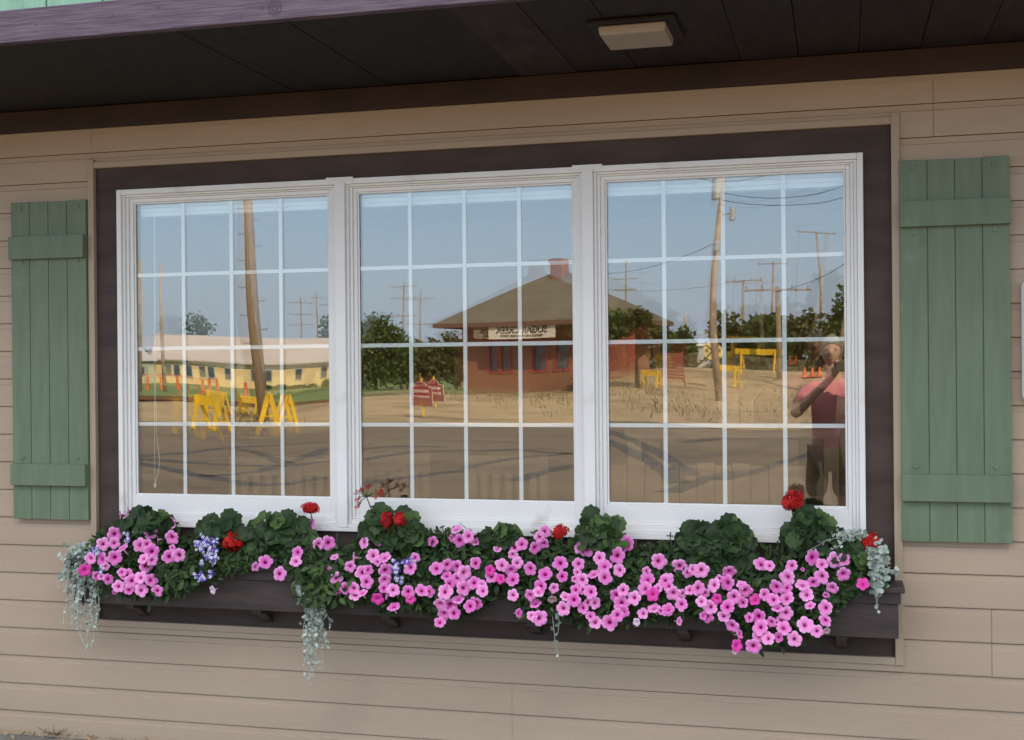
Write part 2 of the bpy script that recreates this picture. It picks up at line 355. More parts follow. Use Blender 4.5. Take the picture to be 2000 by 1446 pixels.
# ------------------------------------------------------------------ surround, trim
sur = thing('window_surround', (-1.5, 0, .5), 'dark brown board surround with tan edge trim around three windows', 'window surround')
UX = [(-3.118, -2.0465), (-2.0460, -.9750), (-.9745, .0967)]
WZ0, WZ1 = .966, 2.462
b = MB()
b.box(TX0+.028, TX1-.026, -.012, .0, WZ1-.01, TZ1-.024); b.box(TX0+.028, TX1-.026, -.012, .0, TZ0+.024, WZ0+.012)
b.box(TX0+.028, UX[0][0]+.01, -.0118, .0, WZ0+.012, WZ1-.01); b.box(UX[2][1]-.01, TX1-.026, -.0118, .0, WZ0+.012, WZ1-.01)
b.build('board', m_brown, sur)
b = MB()
b.box(TX0, TX0+.030, -.034, .0, TZ0, TZ1+.012); b.box(TX1-.030, TX1, -.034, .0, TZ0, TZ1+.012)
b.box(TX0+.030, TX1-.030, -.032, .0, TZ1-.028, TZ1); b.box(TX0+.030, TX1-.030, -.032, .0, TZ0, TZ0+.028)
b.box(TX0+.03, TX1-.002, -.024, -.002, TZ0-.026, TZ0-.001)
b.build('edge_trim', m_siding2, sur, bevel=.002)

# ------------------------------------------------------------------ three windows
GX = [(-3.0445, -2.119), (-1.9735, -1.048), (-.902, .0235)]; GZ0, GZ1 = 1.104, 2.398
MUX = [[-2.817, -2.582, -2.346], [-1.750, -1.5105, -1.2735], [-.674, -.439, -.204]]
MUZ = [1.65+.429*1.004, 1.65+.101*1.004, 1.65-.235*1.004]
def ring(mb, x0, x1, z0, z1, wx, wt, wb, y0, y1):      # picture-frame of four bars
    mb.box(x0, x0+wx, y0, y1, z0, z1); mb.box(x1-wx, x1, y0, y1, z0, z1)
    mb.box(x0+wx, x1-wx, y0, y1, z1-wt, z1); mb.box(x0+wx, x1-wx, y0, y1, z0, z0+wb)
def pane_mesh(x0, x1, z0, z1, y, bow, tx, tz, cub=0.):
    mb = MB(); n = 14; vs = []; fs = []
    for j in range(n+1):
        for i in range(n+1):
            u = 2*i/n-1; v = 2*j/n-1
            yy = y+bow*(1-u*u)*(1-v*v)+tx*u+tz*v+cub*math.sin(u*2.6+.5)*math.sin(v*3.1+1)
            vs.append((x0+(x1-x0)*i/n, yy, z0+(z1-z0)*j/n))
    for j in range(n):
        for i in range(n): fs.append((j*(n+1)+i, j*(n+1)+i+1, (j+1)*(n+1)+i+1, (j+1)*(n+1)+i))
    return mb.add(vs, fs)
WL = ['white window unit nearest the left shutter, mirroring a yellow shed and leaning pole',
      'middle white window unit, mirroring a brick depot and its signboard',
      'white window unit nearest the right shutter, mirroring the pink-shirted photographer']
BOW = [((.0003, .0, .0, .0004), (.0028, .0018, .0007, .0006)), ((.0001, .0, .0, .0003), (-.0024, .0022, -.0005, .0005)), ((.0004, .0, .0, .0005), (-.0030, .0006, -.0036, .0008))]
for i in range(3):
    x0, x1 = UX[i]; gx0, gx1 = GX[i]
    w = thing('window', ((x0+x1)/2, 0, WZ0), WL[i], 'window', 'three white windows in a row')
    f = MB()
    ring(f, x0, x1, WZ0+.012, WZ1, .023, .024, .014, -.032, .02)
    ring(f, x0+.023, x1-.023, WZ0+.026, WZ1-.024, .012, .009, .022, -.020, .02)
    ring(f, x0+.035, x1-.035, WZ0+.048, WZ1-.033, .013, .007, .010, -.010, .02)
    f.build('frame', m_white, w, bevel=.0025)
    s = MB()
    ring(s, x0+.048, x1-.048, WZ0+.058, WZ1-.040, gx0-x0-.048-.008, WZ1-.040-GZ1-.008, GZ0-WZ0-.058-.008, .000, .034)
    ring(s, gx0-.008, gx1+.008, GZ0-.008, GZ1+.008, .008, .008, .008, .007, .0145)
    s.build('sash', m_white, w, bevel=.0018)
    s = MB(); s.box(x0-.002 if i else x0-.006, x1+.006 if i == 2 else x1-.0005, -.036, .0, WZ0-.004, WZ0+.0118); s.build('sill', m_white, w, bevel=.002)
    g = MB()
    for x in MUX[i]: g.box(x-.0085, x+.0085, .0195, .0255, GZ0-.005, GZ1+.005)
    for z in MUZ:
        xs = [gx0-.005]+[q for x in MUX[i] for q in (x-.0085, x+.0085)]+[gx1+.005]
        for q in range(0, 8, 2): g.box(xs[q], xs[q+1], .0196, .0254, z-.0085, z+.0085)
    g.build('muntins', m_white2, w, bevel=.0012)
    (ob, ox, oz, oc), (ib, ix, iz, ic) = BOW[i]
    pane_mesh(gx0-.006, gx1+.006, GZ0-.006, GZ1+.006, GY, ob, ox, oz, oc).build('pane', m_glass_o, w, smooth=True)
    pane_mesh(gx0-.006, gx1+.006, GZ0-.006, GZ1+.006, .0295, ib, ix, iz, ic).build('pane', m_glass_i, w, smooth=True)
    if i < 2:
        c = MB(); c.box(x1-.022, x1+.0225, -.0355, -.0325, WZ0+.013, WZ1-.002); c.box(x1-.062, x1+.062, -.0345, -.0322, WZ1-.0155, WZ1+.006)
        c.build('mullion_cover', m_white, w, bevel=.001)
    # raised blind hanging behind the glass
    bl = thing('window_blind', ((gx0+gx1)/2, .1, 2.4), ['raised white blind with hanging cord behind the window beside the left shutter', 'raised white blind at the head of the middle window', 'raised white blind at the head of the window beside the right shutter'][i], 'blind', 'raised white blinds')
    c = MB(); n = 5; zt, zb = 2.47, 2.352
    for q in range(n): 
        z = zb+.016+(zt-zb-.016)*q/n; dz = (zt-zb-.016)/n-.002; c.box(gx0-.01, gx1+.01, .062+.004*(q % 2), .10, z, z+dz)
    c.build('slats', m_blind, bl, bevel=.002)
    c = MB(); c.box(gx0-.01, gx1+.01, .058, .104, zb-.004, zb+.015); c.build('bottom_rail', m_blind, bl, bevel=.003)
    if i == 0:
        c = MB(); pa = [P(302, 410, .075), P(303, 600, .075), P(304, 760, .075), P(306, 850, .075), P(312, 900, .075), P(309, 925, .075), P(303, 946, .075)]
        c.tube(pa, .0013, 5); pa = [P(301, 410, .075), P(301.5, 700, .075), P(302, 900, .075), P(303, 946, .075)]; c.tube(pa, .0012, 5)
        p = P(303, 948, .075); c.tube([p+Vector((0, 0, .008)), p, p-Vector((0, 0, .012))], [.004, .007, .004], 8)
        c.build('pull_cord', m_cord, bl)

# ------------------------------------------------------------------ shutters
def shutter(xa, xb, z0, z1, ba, bb, zbat, seams, caps, label):
    t = thing('shutter', ((xa+xb)/2, 0, z0), label, 'shutter', 'green board and batten shutters')
    p = MB(); xs = [xa]+seams+[xb]
    for i in range(4): p.box(xs[i]+(.0012 if i else 0), xs[i+1]-(.0012 if i < 3 else 0), -.046, -.018, z0+.001*(i % 2), z1-.0015*(i % 3))
    p.box(xa+.004, xb-.004, -.040, -.0172, z0+.003, z1-.004)
    p.build('panel', m_green, t, bevel=.0018)
    for (za, zb_) in zbat:
        q = MB(); q.box(ba, bb, -.070, -.0462, za, zb_); q.build('batten', m_green, t, bevel=.002)
    for (x, z) in caps:
        q = MB(); q.tube([(x, -.046, z), (x, -.0495, z), (x, -.0505, z)], [.0105, .010, .006], 14); q.build('screw_cap', m_green, t, smooth=False)
yb = -.046; yB = -.070
X = lambda px, py, y: P(px, py, y).x
Z = lambda px, py, y: P(px, py, y).z
shutter(X(23.5, 700, yb), X(169.5, 700, yb), Z(100, 1015, yb), Z(100, 393, yb), X(17.5, 700, yB), X(163.5, 700, yB),
        [(Z(90, 505, yB), Z(90, 460, yB)), (Z(90, 949, yB), Z(90, 907, yB))], [X(59.5, 700, yb), X(96, 700, yb), X(132.5, 700, yb)],
        [(X(a, c, yb), Z(a, c, yb)) for a, c in ((40, 409), (151, 403), (42, 513), (151, 509), (44, 894), (151, 894))],
        'narrow looking green shutter on the siding left of the windows')
shutter(X(1759.5, 700, yb), X(1974.5, 700, yb), Z(1867, 1060, yb), Z(1867, 309, yb), X(1760, 700, yB), X(1977, 700, yB),
        [(Z(1867, 440, yB), Z(1867, 389, yB)), (Z(1867, 981, yB), Z(1867, 928, yB))], [X(1813.5, 700, yb), X(1867.5, 700, yb), X(1921, 700, yb)],
        [(X(a, c, yb), Z(a, c, yb)) for a, c in ((1783, 328), (1942, 322), (1786, 455), (1944, 448), (1790, 911), (1946, 913))],
        'broad looking green shutter on the siding right of the windows')
# white box at the right edge of the picture
p0, p1 = P(1996.5, 547, -.07), P(1997, 785, -.07)
t = thing('wall_box', (p0.x+.12, 0, p1.z), 'white rounded utility box on siding right of the broad shutter', 'box')
b = MB(); b.box(p0.x, p0.x+.26, -.07, -.018, p1.z, p0.z); b.build('cover', m_white, t, bevel=.022)
b = MB(); b.box(p0.x+.02, p0.x+.24, -.018, -.0165, p1.z+.02, p0.z-.02); b.build('backplate', m_grey, t)

# ------------------------------------------------------------------ balcony above
bal = thing('balcony', (-3, -.5, 2.84), 'overhanging balcony with purple edge board and dark plank underside', 'balcony')
ZS = 2.842
yF = PZ(400, 40, ZS).y
yF = PZ(450, 43, ZS).y
BX0, BX1 = -9, 14
so = MB()
sx = [PZ(*q, ZS).x for q in ((370, 198), (540, 160), (700, 130), (1020, 150), (1111, 122), (1240, 128), (1449, 125), (1552, 50), (1676, 110), (1796, 104), (1920, 90))]
xs = [BX0]; x = sx[0]-.9
while x > BX0+.3: xs.insert(1, x); x -= .31
xs += sx; x = sx[-1]+.24
while x < BX1-.2: xs.append(x); x += .235
xs.append(BX1)
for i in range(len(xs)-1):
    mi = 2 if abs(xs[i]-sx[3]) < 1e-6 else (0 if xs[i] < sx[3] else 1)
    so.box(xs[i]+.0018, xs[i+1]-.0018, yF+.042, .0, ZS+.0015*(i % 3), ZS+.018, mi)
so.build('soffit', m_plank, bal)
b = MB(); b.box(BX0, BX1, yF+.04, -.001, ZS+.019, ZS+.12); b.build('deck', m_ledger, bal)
zf = P(100, 56, yF).z-.0; ft = P(100, 12.5, yF).z
b = MB(); zt_ = P(0, 21, yF).z; zb_ = P(0, 85, yF).z
b.box(BX0, BX1, yF, yF+.038, zb_, zt_); b.build('fascia_board', m_fascia, bal, bevel=.003)
bo = Vector(ORG[bal.name]); knots(m_fascia, [(tuple(P(a, c, yF)-bo), r) for a, c, r in ((537, 16, .034), (512, 16, .012), (220, 31, .008), (310, 16, .009), (199, 14, .007), (70, 49, .008), (470, 34, .008))])
b = MB(); x = X(-300, 10, yF); s0 = X(86, 10, yF); s1 = X(196, 5, yF); wd = s1-s0; x = s0-wd*14
while x < 13.8: b.box(x+.003, x+wd-.003, yF+.012, yF+.032, zt_-.02, 3.85); x += wd
b.build('railing_panel', m_mint, bal, bevel=.003)
b = MB(); b.box(BX0, BX1, yF-.01, yF+.05, 3.852, 3.90); b.build('railing_cap', m_fascia, bal)
b = MB(); b.box(BX0, BX1, -.046, -.001, 2.7435+.002, 2.8405); b.build('ledger_board', m_ledger, bal, bevel=.004)

# soffit light
zb = ZS-.046
A = PZ(1172, 69, zb); B = PZ(1300, 60.5, zb); C = PZ(1313, 92, zb); D = PZ(1189, 98.5, zb)
cx = (A.x+B.x+C.x+D.x)/4; cy = (A.y+B.y+C.y+D.y)/4; hx = ((B.x-A.x)+(C.x-D.x))/4; hy = abs((C.y-B.y)+(D.y-A.y))/4
lt = thing('soffit_light', (cx, cy, ZS), 'cream rectangular light fixture fixed under the dark plank soffit', 'light fixture')
b = MB(); k = 1.035
v = [(cx-hx, cy-hy, zb), (cx+hx, cy-hy, zb), (cx+hx, cy+hy, zb), (cx-hx, cy+hy, zb), (cx-hx*k, cy-hy*k, zb+.032), (cx+hx*k, cy-hy*k, zb+.032), (cx+hx*k, cy+hy*k, zb+.032), (cx-hx*k, cy+hy*k, zb+.032)]
b.add(v, [(0, 3, 2, 1), (4, 5, 6, 7), (0, 1, 5, 4), (1, 2, 6, 5), (2, 3, 7, 6), (3, 0, 4, 7)]); b.build('shade', m_shade, lt, bevel=.006)
b = MB(); e = .035
b.box(cx-hx*k-e, cx+hx*k+e, cy-hy*k-e, cy+hy*k+e, zb+.0325, ZS-.001); b.build('mounting_frame', m_fixbrown, lt, bevel=.003)

# ------------------------------------------------------------------ window box
yP = -.165
wb = thing('window_box', (-1.5, -.1, .6), 'long dark brown window box on brackets, filled with flowers', 'window box')
bx0, bx1 = -3.262, .207
zr1, zr0 = Z(1700, 1146, yP-.028), Z(1700, 1158, yP-.028)
zm = Z(1700, 1179, yP-.008); zp0 = Z(1700, 1246, yP)
b = MB()
b.box(bx0, bx1, yP, yP+.02, zp0, zm); b.box(bx0, bx0+.02, yP+.02, -.013, zp0, zr0); b.box(bx1-.02, bx1, yP+.02, -.013, zp0, zr0)
b.box(bx0+.02, bx1-.02, yP+.02, -.013, zp0, zp0+.02); b.box(bx0+.02, bx1-.02, -.030, -.013, zp0+.02, zr0)
b.build('panel', m_brownbox, wb, bevel=.002)
b = MB(); b.box(bx0-.008, bx1+.008, yP-.010, yP+.02, zm+.0005, zr0); b.build('upper_board', m_brownbox, wb, bevel=.002)
b = MB(); b.box(bx0-.028, bx1+.022, yP-.030, yP+.03, zr0+.0005, zr1); b.box(bx0-.028, bx0+.03, yP+.03, -.014, zr0+.0005, zr1); b.box(bx1-.03, bx1+.022, yP+.03, -.014, zr0+.0005, zr1)
b.build('rim', m_brownbox, wb, bevel=.004)
b = MB(); b.box(bx0+.021, bx1-.021, yP+.021, -.031, zr1-.09, zr1-.035); b.build('soil', mat('potting_soil', (.03, .022, .016), .95, var=.4, scale=40, bump=.006), wb)
for px, py in ((264, 1205), (510, 1220), (760, 1235), (1042, 1253), (1336, 1270), (1644, 1285)):
    x = P(px, py, -.09).x
    b = MB(); prof = [(-.013, zp0-.0005), (-.135, zp0-.0005), (-.135, zp0-.020), (-.085, zp0-.032), (-.045, zp0-.062), (-.013, zp0-.080)]
    n = len(prof); v = [(x-.021, y, z) for y, z in prof]+[(x+.021, y, z) for y, z in prof]
    b.add(v, [tuple(range(n-1, -1, -1)), tuple(range(n, 2*n))]+[(i, (i+1) % n, n+(i+1) % n, n+i) for i in range(n)])
    b.build('bracket', m_brownbox, wb, bevel=.002)

# ------------------------------------------------------------------ plants in the window box
def flower_mesh(name, seed, m0):
    rs = random.Random(seed); n = 30
    rad = [.0, .10, .20, .36, .58, .80, 1.0]; dep = [-.75, -.55, -.22, -.06, .02, .05, -.02]
    vs = [(0, 0, dep[0])]; fs = []; ph = rs.random()*6.28
    lob = [rs.uniform(.90, 1.06) for _ in range(5)]; ruf = rs.uniform(.03, .06)
    for k in range(1, len(rad)):
        for j in range(n):
            t = 2*math.pi*j/n; q = (t/(2*math.pi)*5) % 5; li = int(q); w = abs((q-li)-.5)*2
            lo = 1-(.22*w**2.6)*rad[k]; lo *= 1+(lob[li]-1)*rad[k]*(1-w)
            r = rad[k]*lo; z = dep[k]+ruf*rad[k]**3*math.sin(5*t*2+ph)+.05*rad[k]**2*math.cos(5*t+math.pi)-.05*(rad[k] > .9)*(1-w)
            vs.append((r*math.cos(t), r*math.sin(t), z))
    for j in range(n): fs.append((0, 1+j, 1+(j+1) % n))
    for k in range(len(rad)-2):
        for j in range(n):
            a = 1+k*n+j; b = 1+k*n+(j+1) % n; fs.append((a, a+n, b+n, b))
    nf = len(fs)
    o = len(vs); nn = 8
    for (r, z) in ((.42, -.10), (.20, -.45), (.10, -1.0), (.08, -1.35)):
        for j in range(nn): t = 2*math.pi*j/nn; vs.append((r*math.cos(t), r*math.sin(t), z))
    for k in range(3):
        for j in range(nn): fs.append((o+k*nn+j, o+(k+1)*nn+j, o+(k+1)*nn+(j+1) % nn, o+k*nn+(j+1) % nn))
    me = bpy.data.meshes.new(name); me.from_pydata(vs, [], fs); me.materials.append(m0); me.materials.append(m_tube)
    me.polygons.foreach_set('material_index', [0]*nf+[1]*(len(fs)-nf)); me.polygons.foreach_set('use_smooth', [True]*len(fs)); me.update()
    return me
FM = [flower_mesh('petunia_flower_%s' % c, s, m_petal) for c, s in zip(('broad', 'ruffled', 'narrow', 'even'), (3, 8, 15, 21))]
FHOT = flower_mesh('petunia_flower_deep', 5, m_hot); FPALE = flower_mesh('petunia_flower_pale', 6, m_palepetal); FWILT = flower_mesh('petunia_flower_faded', 9, m_wilt)

# flower centres read off the photograph (enlarged tiles): x, y, radius, kind
T7 = [(710,150,34,'e'),(672,178,36,'e'),(638,280,38),(575,335,35),(637,330,30),(683,355,35),(505,415,33),(567,420,36),(640,410,38),(473,480,32,'h'),(540,512,28,'e'),(605,530,29),(662,570,36),(735,540,36),(710,505,34),(680,490,25),(783,520,32),(843,535,33),(790,590,38),(720,590,28),(877,595,33),(640,600,16,'e'),(895,240,32),(950,220,32),(840,270,34),(957,298,38),(880,310,18,'e'),(780,340,35),(820,335,30),(845,375,38),(800,415,30),(850,425,30),(815,455,36),(945,405,36),(998,395,34),(960,355,20),(590,460,20),(565,515,18),(1185,592,25,'p'),(1598,295,34),(1675,290,30,'t'),(1720,225,36),(1777,335,32),(1832,328,38),(1660,380,30),(1650,430,32),(1482,433,38),(1427,460,28,'e'),(1562,500,35),(1823,490,33)]
T8 = [(10,405,25,'t'),(20,527,34),(75,580,34),(30,600,20),(115,580,36),(125,615,36),(165,605,30),(172,325,36),(265,318,34,'t'),(115,410,30,'e'),(97,460,30),(165,490,40),(200,480,28),(190,545,36),(225,398,38),(248,435,20),(288,408,38),(295,482,38),(290,535,32),(285,580,28),(300,620,26,'e'),(250,640,32,'h'),(338,590,32),(340,682,36),(420,600,36),(435,640,26,'h'),(430,465,38),(460,410,25),(497,592,38),(535,598,32),(557,320,30),(577,470,34),(640,450,32),(690,460,36),(635,510,32),(735,495,38),(695,525,30),(655,555,34),(730,580,38),(628,600,38),(700,640,38),(790,550,34),(830,560,28),(800,440,34),(835,595,32),(600,670,36),(655,675,38),(620,725,36),(680,720,36),(597,770,30),(765,680,34),(800,665,36),(690,250,34,'t'),(665,300,22,'e'),(708,315,36),(755,290,34),(800,320,30,'t'),(770,310,25),(878,480,28,'h'),(885,515,36),(935,528,24,'h'),(947,310,40),(918,360,25,'t'),(945,450,36),(1015,350,32),(1055,335,32),(1005,395,25),(1030,440,30),(995,480,34),(1003,530,38),(1100,472,36),(1005,620,32),(1040,720,28,'e'),(1100,620,30),(1130,665,34),(1110,735,28),(1155,748,42),(1155,570,40),(1150,600,30),(1185,500,36),(1268,440,40),(1282,515,30),(1370,445,34),(1365,490,22),(1390,535,36),(1350,530,20),(1235,580,28),(1185,262,34),(1155,295,30),(1130,355,34),(1175,330,34),(1300,625,34),(1355,590,30),(1225,645,28,'w'),(1285,695,38),(1345,645,36),(1395,690,32),(1437,600,40),(1395,590,25),(1465,662,30),(1425,660,22),(1440,735,30),(1465,770,36),(1375,355,28),(1410,358,42),(1455,305,22,'e'),(1487,410,34),(1515,455,36),(1455,500,36),(1520,520,38),(1597,480,36),(1587,398,42),(1640,332,40),(1580,620,34),(1620,590,34),(1610,665,42),(1620,710,34),(1680,635,38),(1590,730,32),(1545,770,40),(1755,530,40),(1750,485,25),(1740,580,36),(1785,615,36,'h'),(1730,720,32),(1790,690,38),(1855,540,34),(1820,430,40),(1815,580,25),(1900,610,38),(1870,700,36),(1935,460,40),(1945,670,34),(1950,610,24),(1935,765,26,'e'),(1695,770,22,'p'),(1830,710,22)]
T9 = [(125,495,28),(155,475,28),(200,480,40),(10,530,35),(15,570,28),(15,700,30),(135,590,28),(185,580,40),(220,610,28),(200,655,30),(250,685,36),(285,640,28,'h'),(230,740,36),(210,735,20),(268,562,36),(300,530,24),(355,490,36),(343,550,38),(380,630,36),(345,683,40),(325,735,32),(430,660,30),(425,560,32),(445,595,40),(498,643,33,'h'),(555,615,34),(370,790,36),(415,835,28,'e'),(400,900,34,'h'),(490,905,42),(387,935,16,'p'),(535,445,38),(580,455,30),(702,455,32),(678,520,40),(617,575,38),(680,580,28),(673,635,40),(600,645,34),(625,690,32),(672,720,38),(650,760,32),(660,800,38),(590,770,28),(465,745,28),(518,740,38),(528,798,42),(525,845,36),(570,860,34),(630,855,28),(720,865,38),(740,890,18,'w'),(727,320,42),(822,410,42),(870,445,34),(870,515,38),(765,560,42),(825,550,34),(785,615,36),(945,425,40),(995,420,32),(993,503,36),(930,580,34),(895,620,20),(1100,555,32,'h'),(805,675,30,'t'),(890,690,42),(890,760,32),(780,785,42),(845,820,32),(900,820,20,'w'),(765,475,12)]
S = 2.857
FL = [(a[0]/S, 946+a[1]/S, a[2]/S, a[3] if len(a) > 3 else '') for a in T7]+[(650+a[0]/S, 946+a[1]/S, a[2]/S, a[3] if len(a) > 3 else '') for a in T8]+[(1300+a[0]/S, 946+a[1]/S, a[2]/S, a[3] if len(a) > 3 else '') for a in T9]
ZRIM = zr1
def bulge(px, py):                # how far the planting swells out at that height
    z = P(px, py, -.2).z; t = min(1, max(0, (ZRIM+.13-z)/.20)); return -.10-.185*t**.65
bounds = [0, 400, 640, 800, 962, 1110, 1285, 1455, 1560, 2000]
PL = ['pink petunia at the end of the box beside the long silver trailing plant',
      'pink petunia with few flowers and green shoots above the long silver tail',
      'pink petunia under the two-lobed red geranium heads',
      'pink petunia with a cascade of flowers to its lower left, left of a bare panel',
      'pink petunia in front of the small round-leaved geranium mound',
      'pink petunia below the tall light green geranium leaves',
      'pink petunia left of the widest geranium mound, hanging over the box',
      'pink petunia hanging lowest, under the widest geranium mound',
      'pink petunia at the end of the box under the silver arching plant']
plants = []
for i in range(9):
    x = P((max(bounds[i], 180)+min(bounds[i+1], 1700))/2, 1120, -.1).x
    plants.append(thing('petunia', (x, -.1, ZRIM-.04), PL[i], 'flowering plant', 'pink petunias in the window box'))
first_done = {}
for k, (px, py, r, kind) in enumerate(FL):
    pi = max(i for i in range(9) if px >= bounds[i])
    y = bulge(px, py)+random.uniform(-.036, .0)
    p = P(px, py, y); p.y = y
    rm = r/F*(p-CAM).dot(_fw)
    if not kind and k % 17 == 5: kind = 't'
    me = {'h': FHOT, 'p': FPALE, 'w': FWILT}.get(kind) or FM[k % 4]
    o = bpy.data.objects.new('flower', me); COL.objects.link(o); o.parent = plants[pi]; ORG[o.name] = ORG[plants[pi].name]
    view = (CAM-p).normalized()
    if kind == 'e': n = Vector((random.choice((-1, 1))*1.0, -.55, random.uniform(-.2, .5))); sc = rm*1.08
    elif kind == 't': n = Vector((random.uniform(-.4, .4), -.6, .9)); sc = rm*1.08
    elif kind in 'pw' and kind: n = Vector((random.uniform(-.5, .5), -.8, random.uniform(-.6, .2))); sc = rm*1.1
    else: n = (view*.8+Vector((random.gauss(0, .34), -.25, random.gauss(.08, .32)))).normalized(); sc = rm*random.uniform(1.10, 1.24)
    q = n.to_track_quat('Z', 'Y') @ Quaternion((0, 0, 1), random.random()*6.28)
    o.location = p-Vector(ORG[plants[pi].name]); o.rotation_mode = 'QUATERNION'; o.rotation_quaternion = q
    o.scale = (sc*random.uniform(.93, 1.05), sc*random.uniform(.93, 1.05), sc)
    if kind == 'h' and False: o['label'] = 'deep pink flower'
# leaf templates (z = face, y = tip direction)
LT = [(0, 0, 0), (.16, .25, .04), (.21, .5, .03), (.13, .8, -.02), (0, 1, -.08), (-.13, .8, -.02), (-.21, .5, .03), (-.16, .25, .04), (0, .5, -.03)]
LF = [(8, 0, 1), (8, 1, 2), (8, 2, 3), (8, 3, 4), (8, 4, 5), (8, 5, 6), (8, 6, 7), (8, 7, 0)]
TOP = [(180,1055),(215,1035),(262,1012),(300,1020),(345,1040),(400,1052),(480,1052),(540,1060),(600,1062),(640,1068),(700,1060),(790,1075),(830,1058),(870,1042),(930,1062),(1000,1058),(1060,1062),(1130,1064),(1200,1074),(1250,1068),(1310,1064),(1345,1080),(1480,1088),(1520,1082),(1560,1062),(1620,1080),(1660,1090),(1690,1120)]
BOT = [(180,1105),(230,1155),(300,1160),(330,1160),(362,1150),(400,1122),(470,1115),(500,1092),(545,1085),(575,1110),(600,1160),(640,1178),(662,1172),(700,1165),(760,1190),(800,1180),(850,1200),(900,1200),(950,1162),(985,1142),(1010,1165),(1040,1190),(1080,1195),(1150,1205),(1200,1215),(1260,1200),(1320,1205),(1380,1190),(1440,1215),(1480,1250),(1540,1240),(1600,1225),(1640,1175),(1670,1150),(1690,1130)]
def lerp(T, x):
    for (a, b), (c, d) in zip(T, T[1:]):
        if a <= x <= c: return b+(d-b)*(x-a)/(c-a)
    return T[0][1] if x < T[0][0] else T[-1][1]
for i, t in enumerate(plants):
    pos = []; nr = []; dr = []; sz = []; mi = []
    def leaf(p, s, paler=0):
        pos.append(p); n = Vector((random.gauss(0, .55), -1+random.gauss(0, .35), .55+random.gauss(0, .5))); nr.append(n)
        dr.append((random.gauss(0, .8), random.gauss(-.3, .4), random.gauss(-.25, .7))); sz.append(s); mi.append(random.choices((0, 1, 2), ((.55, .36, .09) if not paler else (.1, .4, .5)))[0])
    for (px, py, r, kind) in FL:
        if not (bounds[i] <= px < bounds[i+1]): continue
        for _ in range(7):
            x = px+random.gauss(0, 17); yv = py+random.gauss(0, 15)
            if yv > lerp(BOT, x)+22 or yv < lerp(TOP, x)-12: continue
            y = bulge(x, yv)+random.uniform(.030, .085); leaf(P(x, yv, min(y, -.205) if P(x, yv, -.2).z < ZRIM+.02 else y), random.uniform(.026, .046))
        # short green stalk leading back into the plant
    xa = max(bounds[i], 182); xb = min(bounds[i+1], 1685)
    for _ in range(int((xb-xa)*8)):
        x = random.uniform(xa, xb); a = lerp(TOP, x); b2 = lerp(BOT, x)
        yv = a+(b2-a)*random.random()**.9
        y = bulge(x, yv)+random.uniform(.022, .11)
        y = min(y, -.205) if P(x, yv, -.2).z < ZRIM+.02 else min(y, -.04)
        leaf(P(x, yv, y), random.uniform(.025, .048))
    if i == 1:                      # leafy shoots hanging over the silver tail
        for _ in range(150):
            x = random.gauss(632, 22); yv = random.uniform(1100, 1178); leaf(P(x, yv, bulge(x, yv)-random.uniform(0, .05)), random.uniform(.030, .055), random.random() < .6)
    if i == 0:
        for _ in range(90):
            x = random.gauss(345, 22); yv = random.uniform(1095, 1158); leaf(P(x, yv, bulge(x, yv)-random.uniform(-.02, .03)), random.uniform(.030, .05), random.random() < .35)
    mb = MB().scatter(LT, LF, np.array([tuple(p) for p in pos]), np.array([tuple(n) for n in nr]), np.array(dr), sz, mi)
    mb.build('foliage', m_leaf, t, smooth=True)
    st = MB()
    for (px, py, r, kind) in FL:
        if not (bounds[i] <= px < bounds[i+1]) or random.random() < .35: continue
        y = bulge(px, py); p = P(px, py, y+.02); q = Vector((p.x+random.uniform(-.05, .05), min(-.05, y+.12), max(ZRIM-.03, p.z-.02)+random.uniform(0, .02)))
        mid = (p+q)/2+Vector((random.uniform(-.02, .02), -.02, .03)); st.tube([p, mid, q, Vector(ORG[t.name])], .0018, 5)
    for _ in range(8):              # wiry upright shoots with buds
        x = random.uniform(xa, xb); a = lerp(TOP, x); p = P(x, a+25, -.09); q = P(x+random.uniform(-10, 10), a-random.uniform(0, 22), -.10)
        st.tube([Vector(ORG[t.name]), p, (p+q)/2+Vector((random.uniform(-.006, .006), 0, 0)), q], [.003, .0030, .0026, .0022], 5)
        for _ in range(3):
            e = q+Vector((random.uniform(-.014, .014), random.uniform(-.01, .01), random.uniform(-.004, .014))); st.tube([q, e], [.002, .0035], 5)
    st.build('stem', m_stem, t, smooth=True)

# geraniums: scalloped round leaves in a mound, red heads on stalks
def ger_leaf(seed):
    rs = random.Random(seed); n = 22; vs = [(0, 0, -.12)]; fs = []
    for k, rr in ((1, .5), (2, 1.)):
        for j in range(n):
            t = math.pi*2*j/n; a = abs(((t+math.pi/2) % (2*math.pi))-math.pi)/math.pi   # notch towards -y
            notch = 1-.55*max(0, 1-abs(((t-1.5*math.pi+math.pi) % (2*math.pi))-math.pi)/.35)
            r = rr*notch*(1+(.10*math.cos(9*t) if k == 2 else 0)); vs.append((r*math.cos(t), r*math.sin(t)+.15, (-.02 if k == 1 else .05+.15*math.sin(3*t+seed))))
    for j in range(n):
        fs.append((0, 1+j, 1+(j+1) % n)); fs.append((1+j, 1+n+j, 1+n+(j+1) % n, 1+(j+1) % n))
    return vs, fs
GL = [ger_leaf(s) for s in range(3)]
FLT = []; FLF = []
def floret():
    vs = []; fs = []
    for p in range(5):
        a = 2*math.pi*p/5; c, s = math.cos(a), math.sin(a); o = len(vs)
        for (u, v, z) in ((.08, 0, 0), (.55, .30, .10), (1.0, .30, .02), (1.12, 0, -.08), (1.0, -.30, .02), (.55, -.30, .10)): vs.append((u*c-v*s, u*s+v*c, z))
        fs.append(tuple(range(o, o+6)))
    return vs, fs
FLT, FLF = floret()
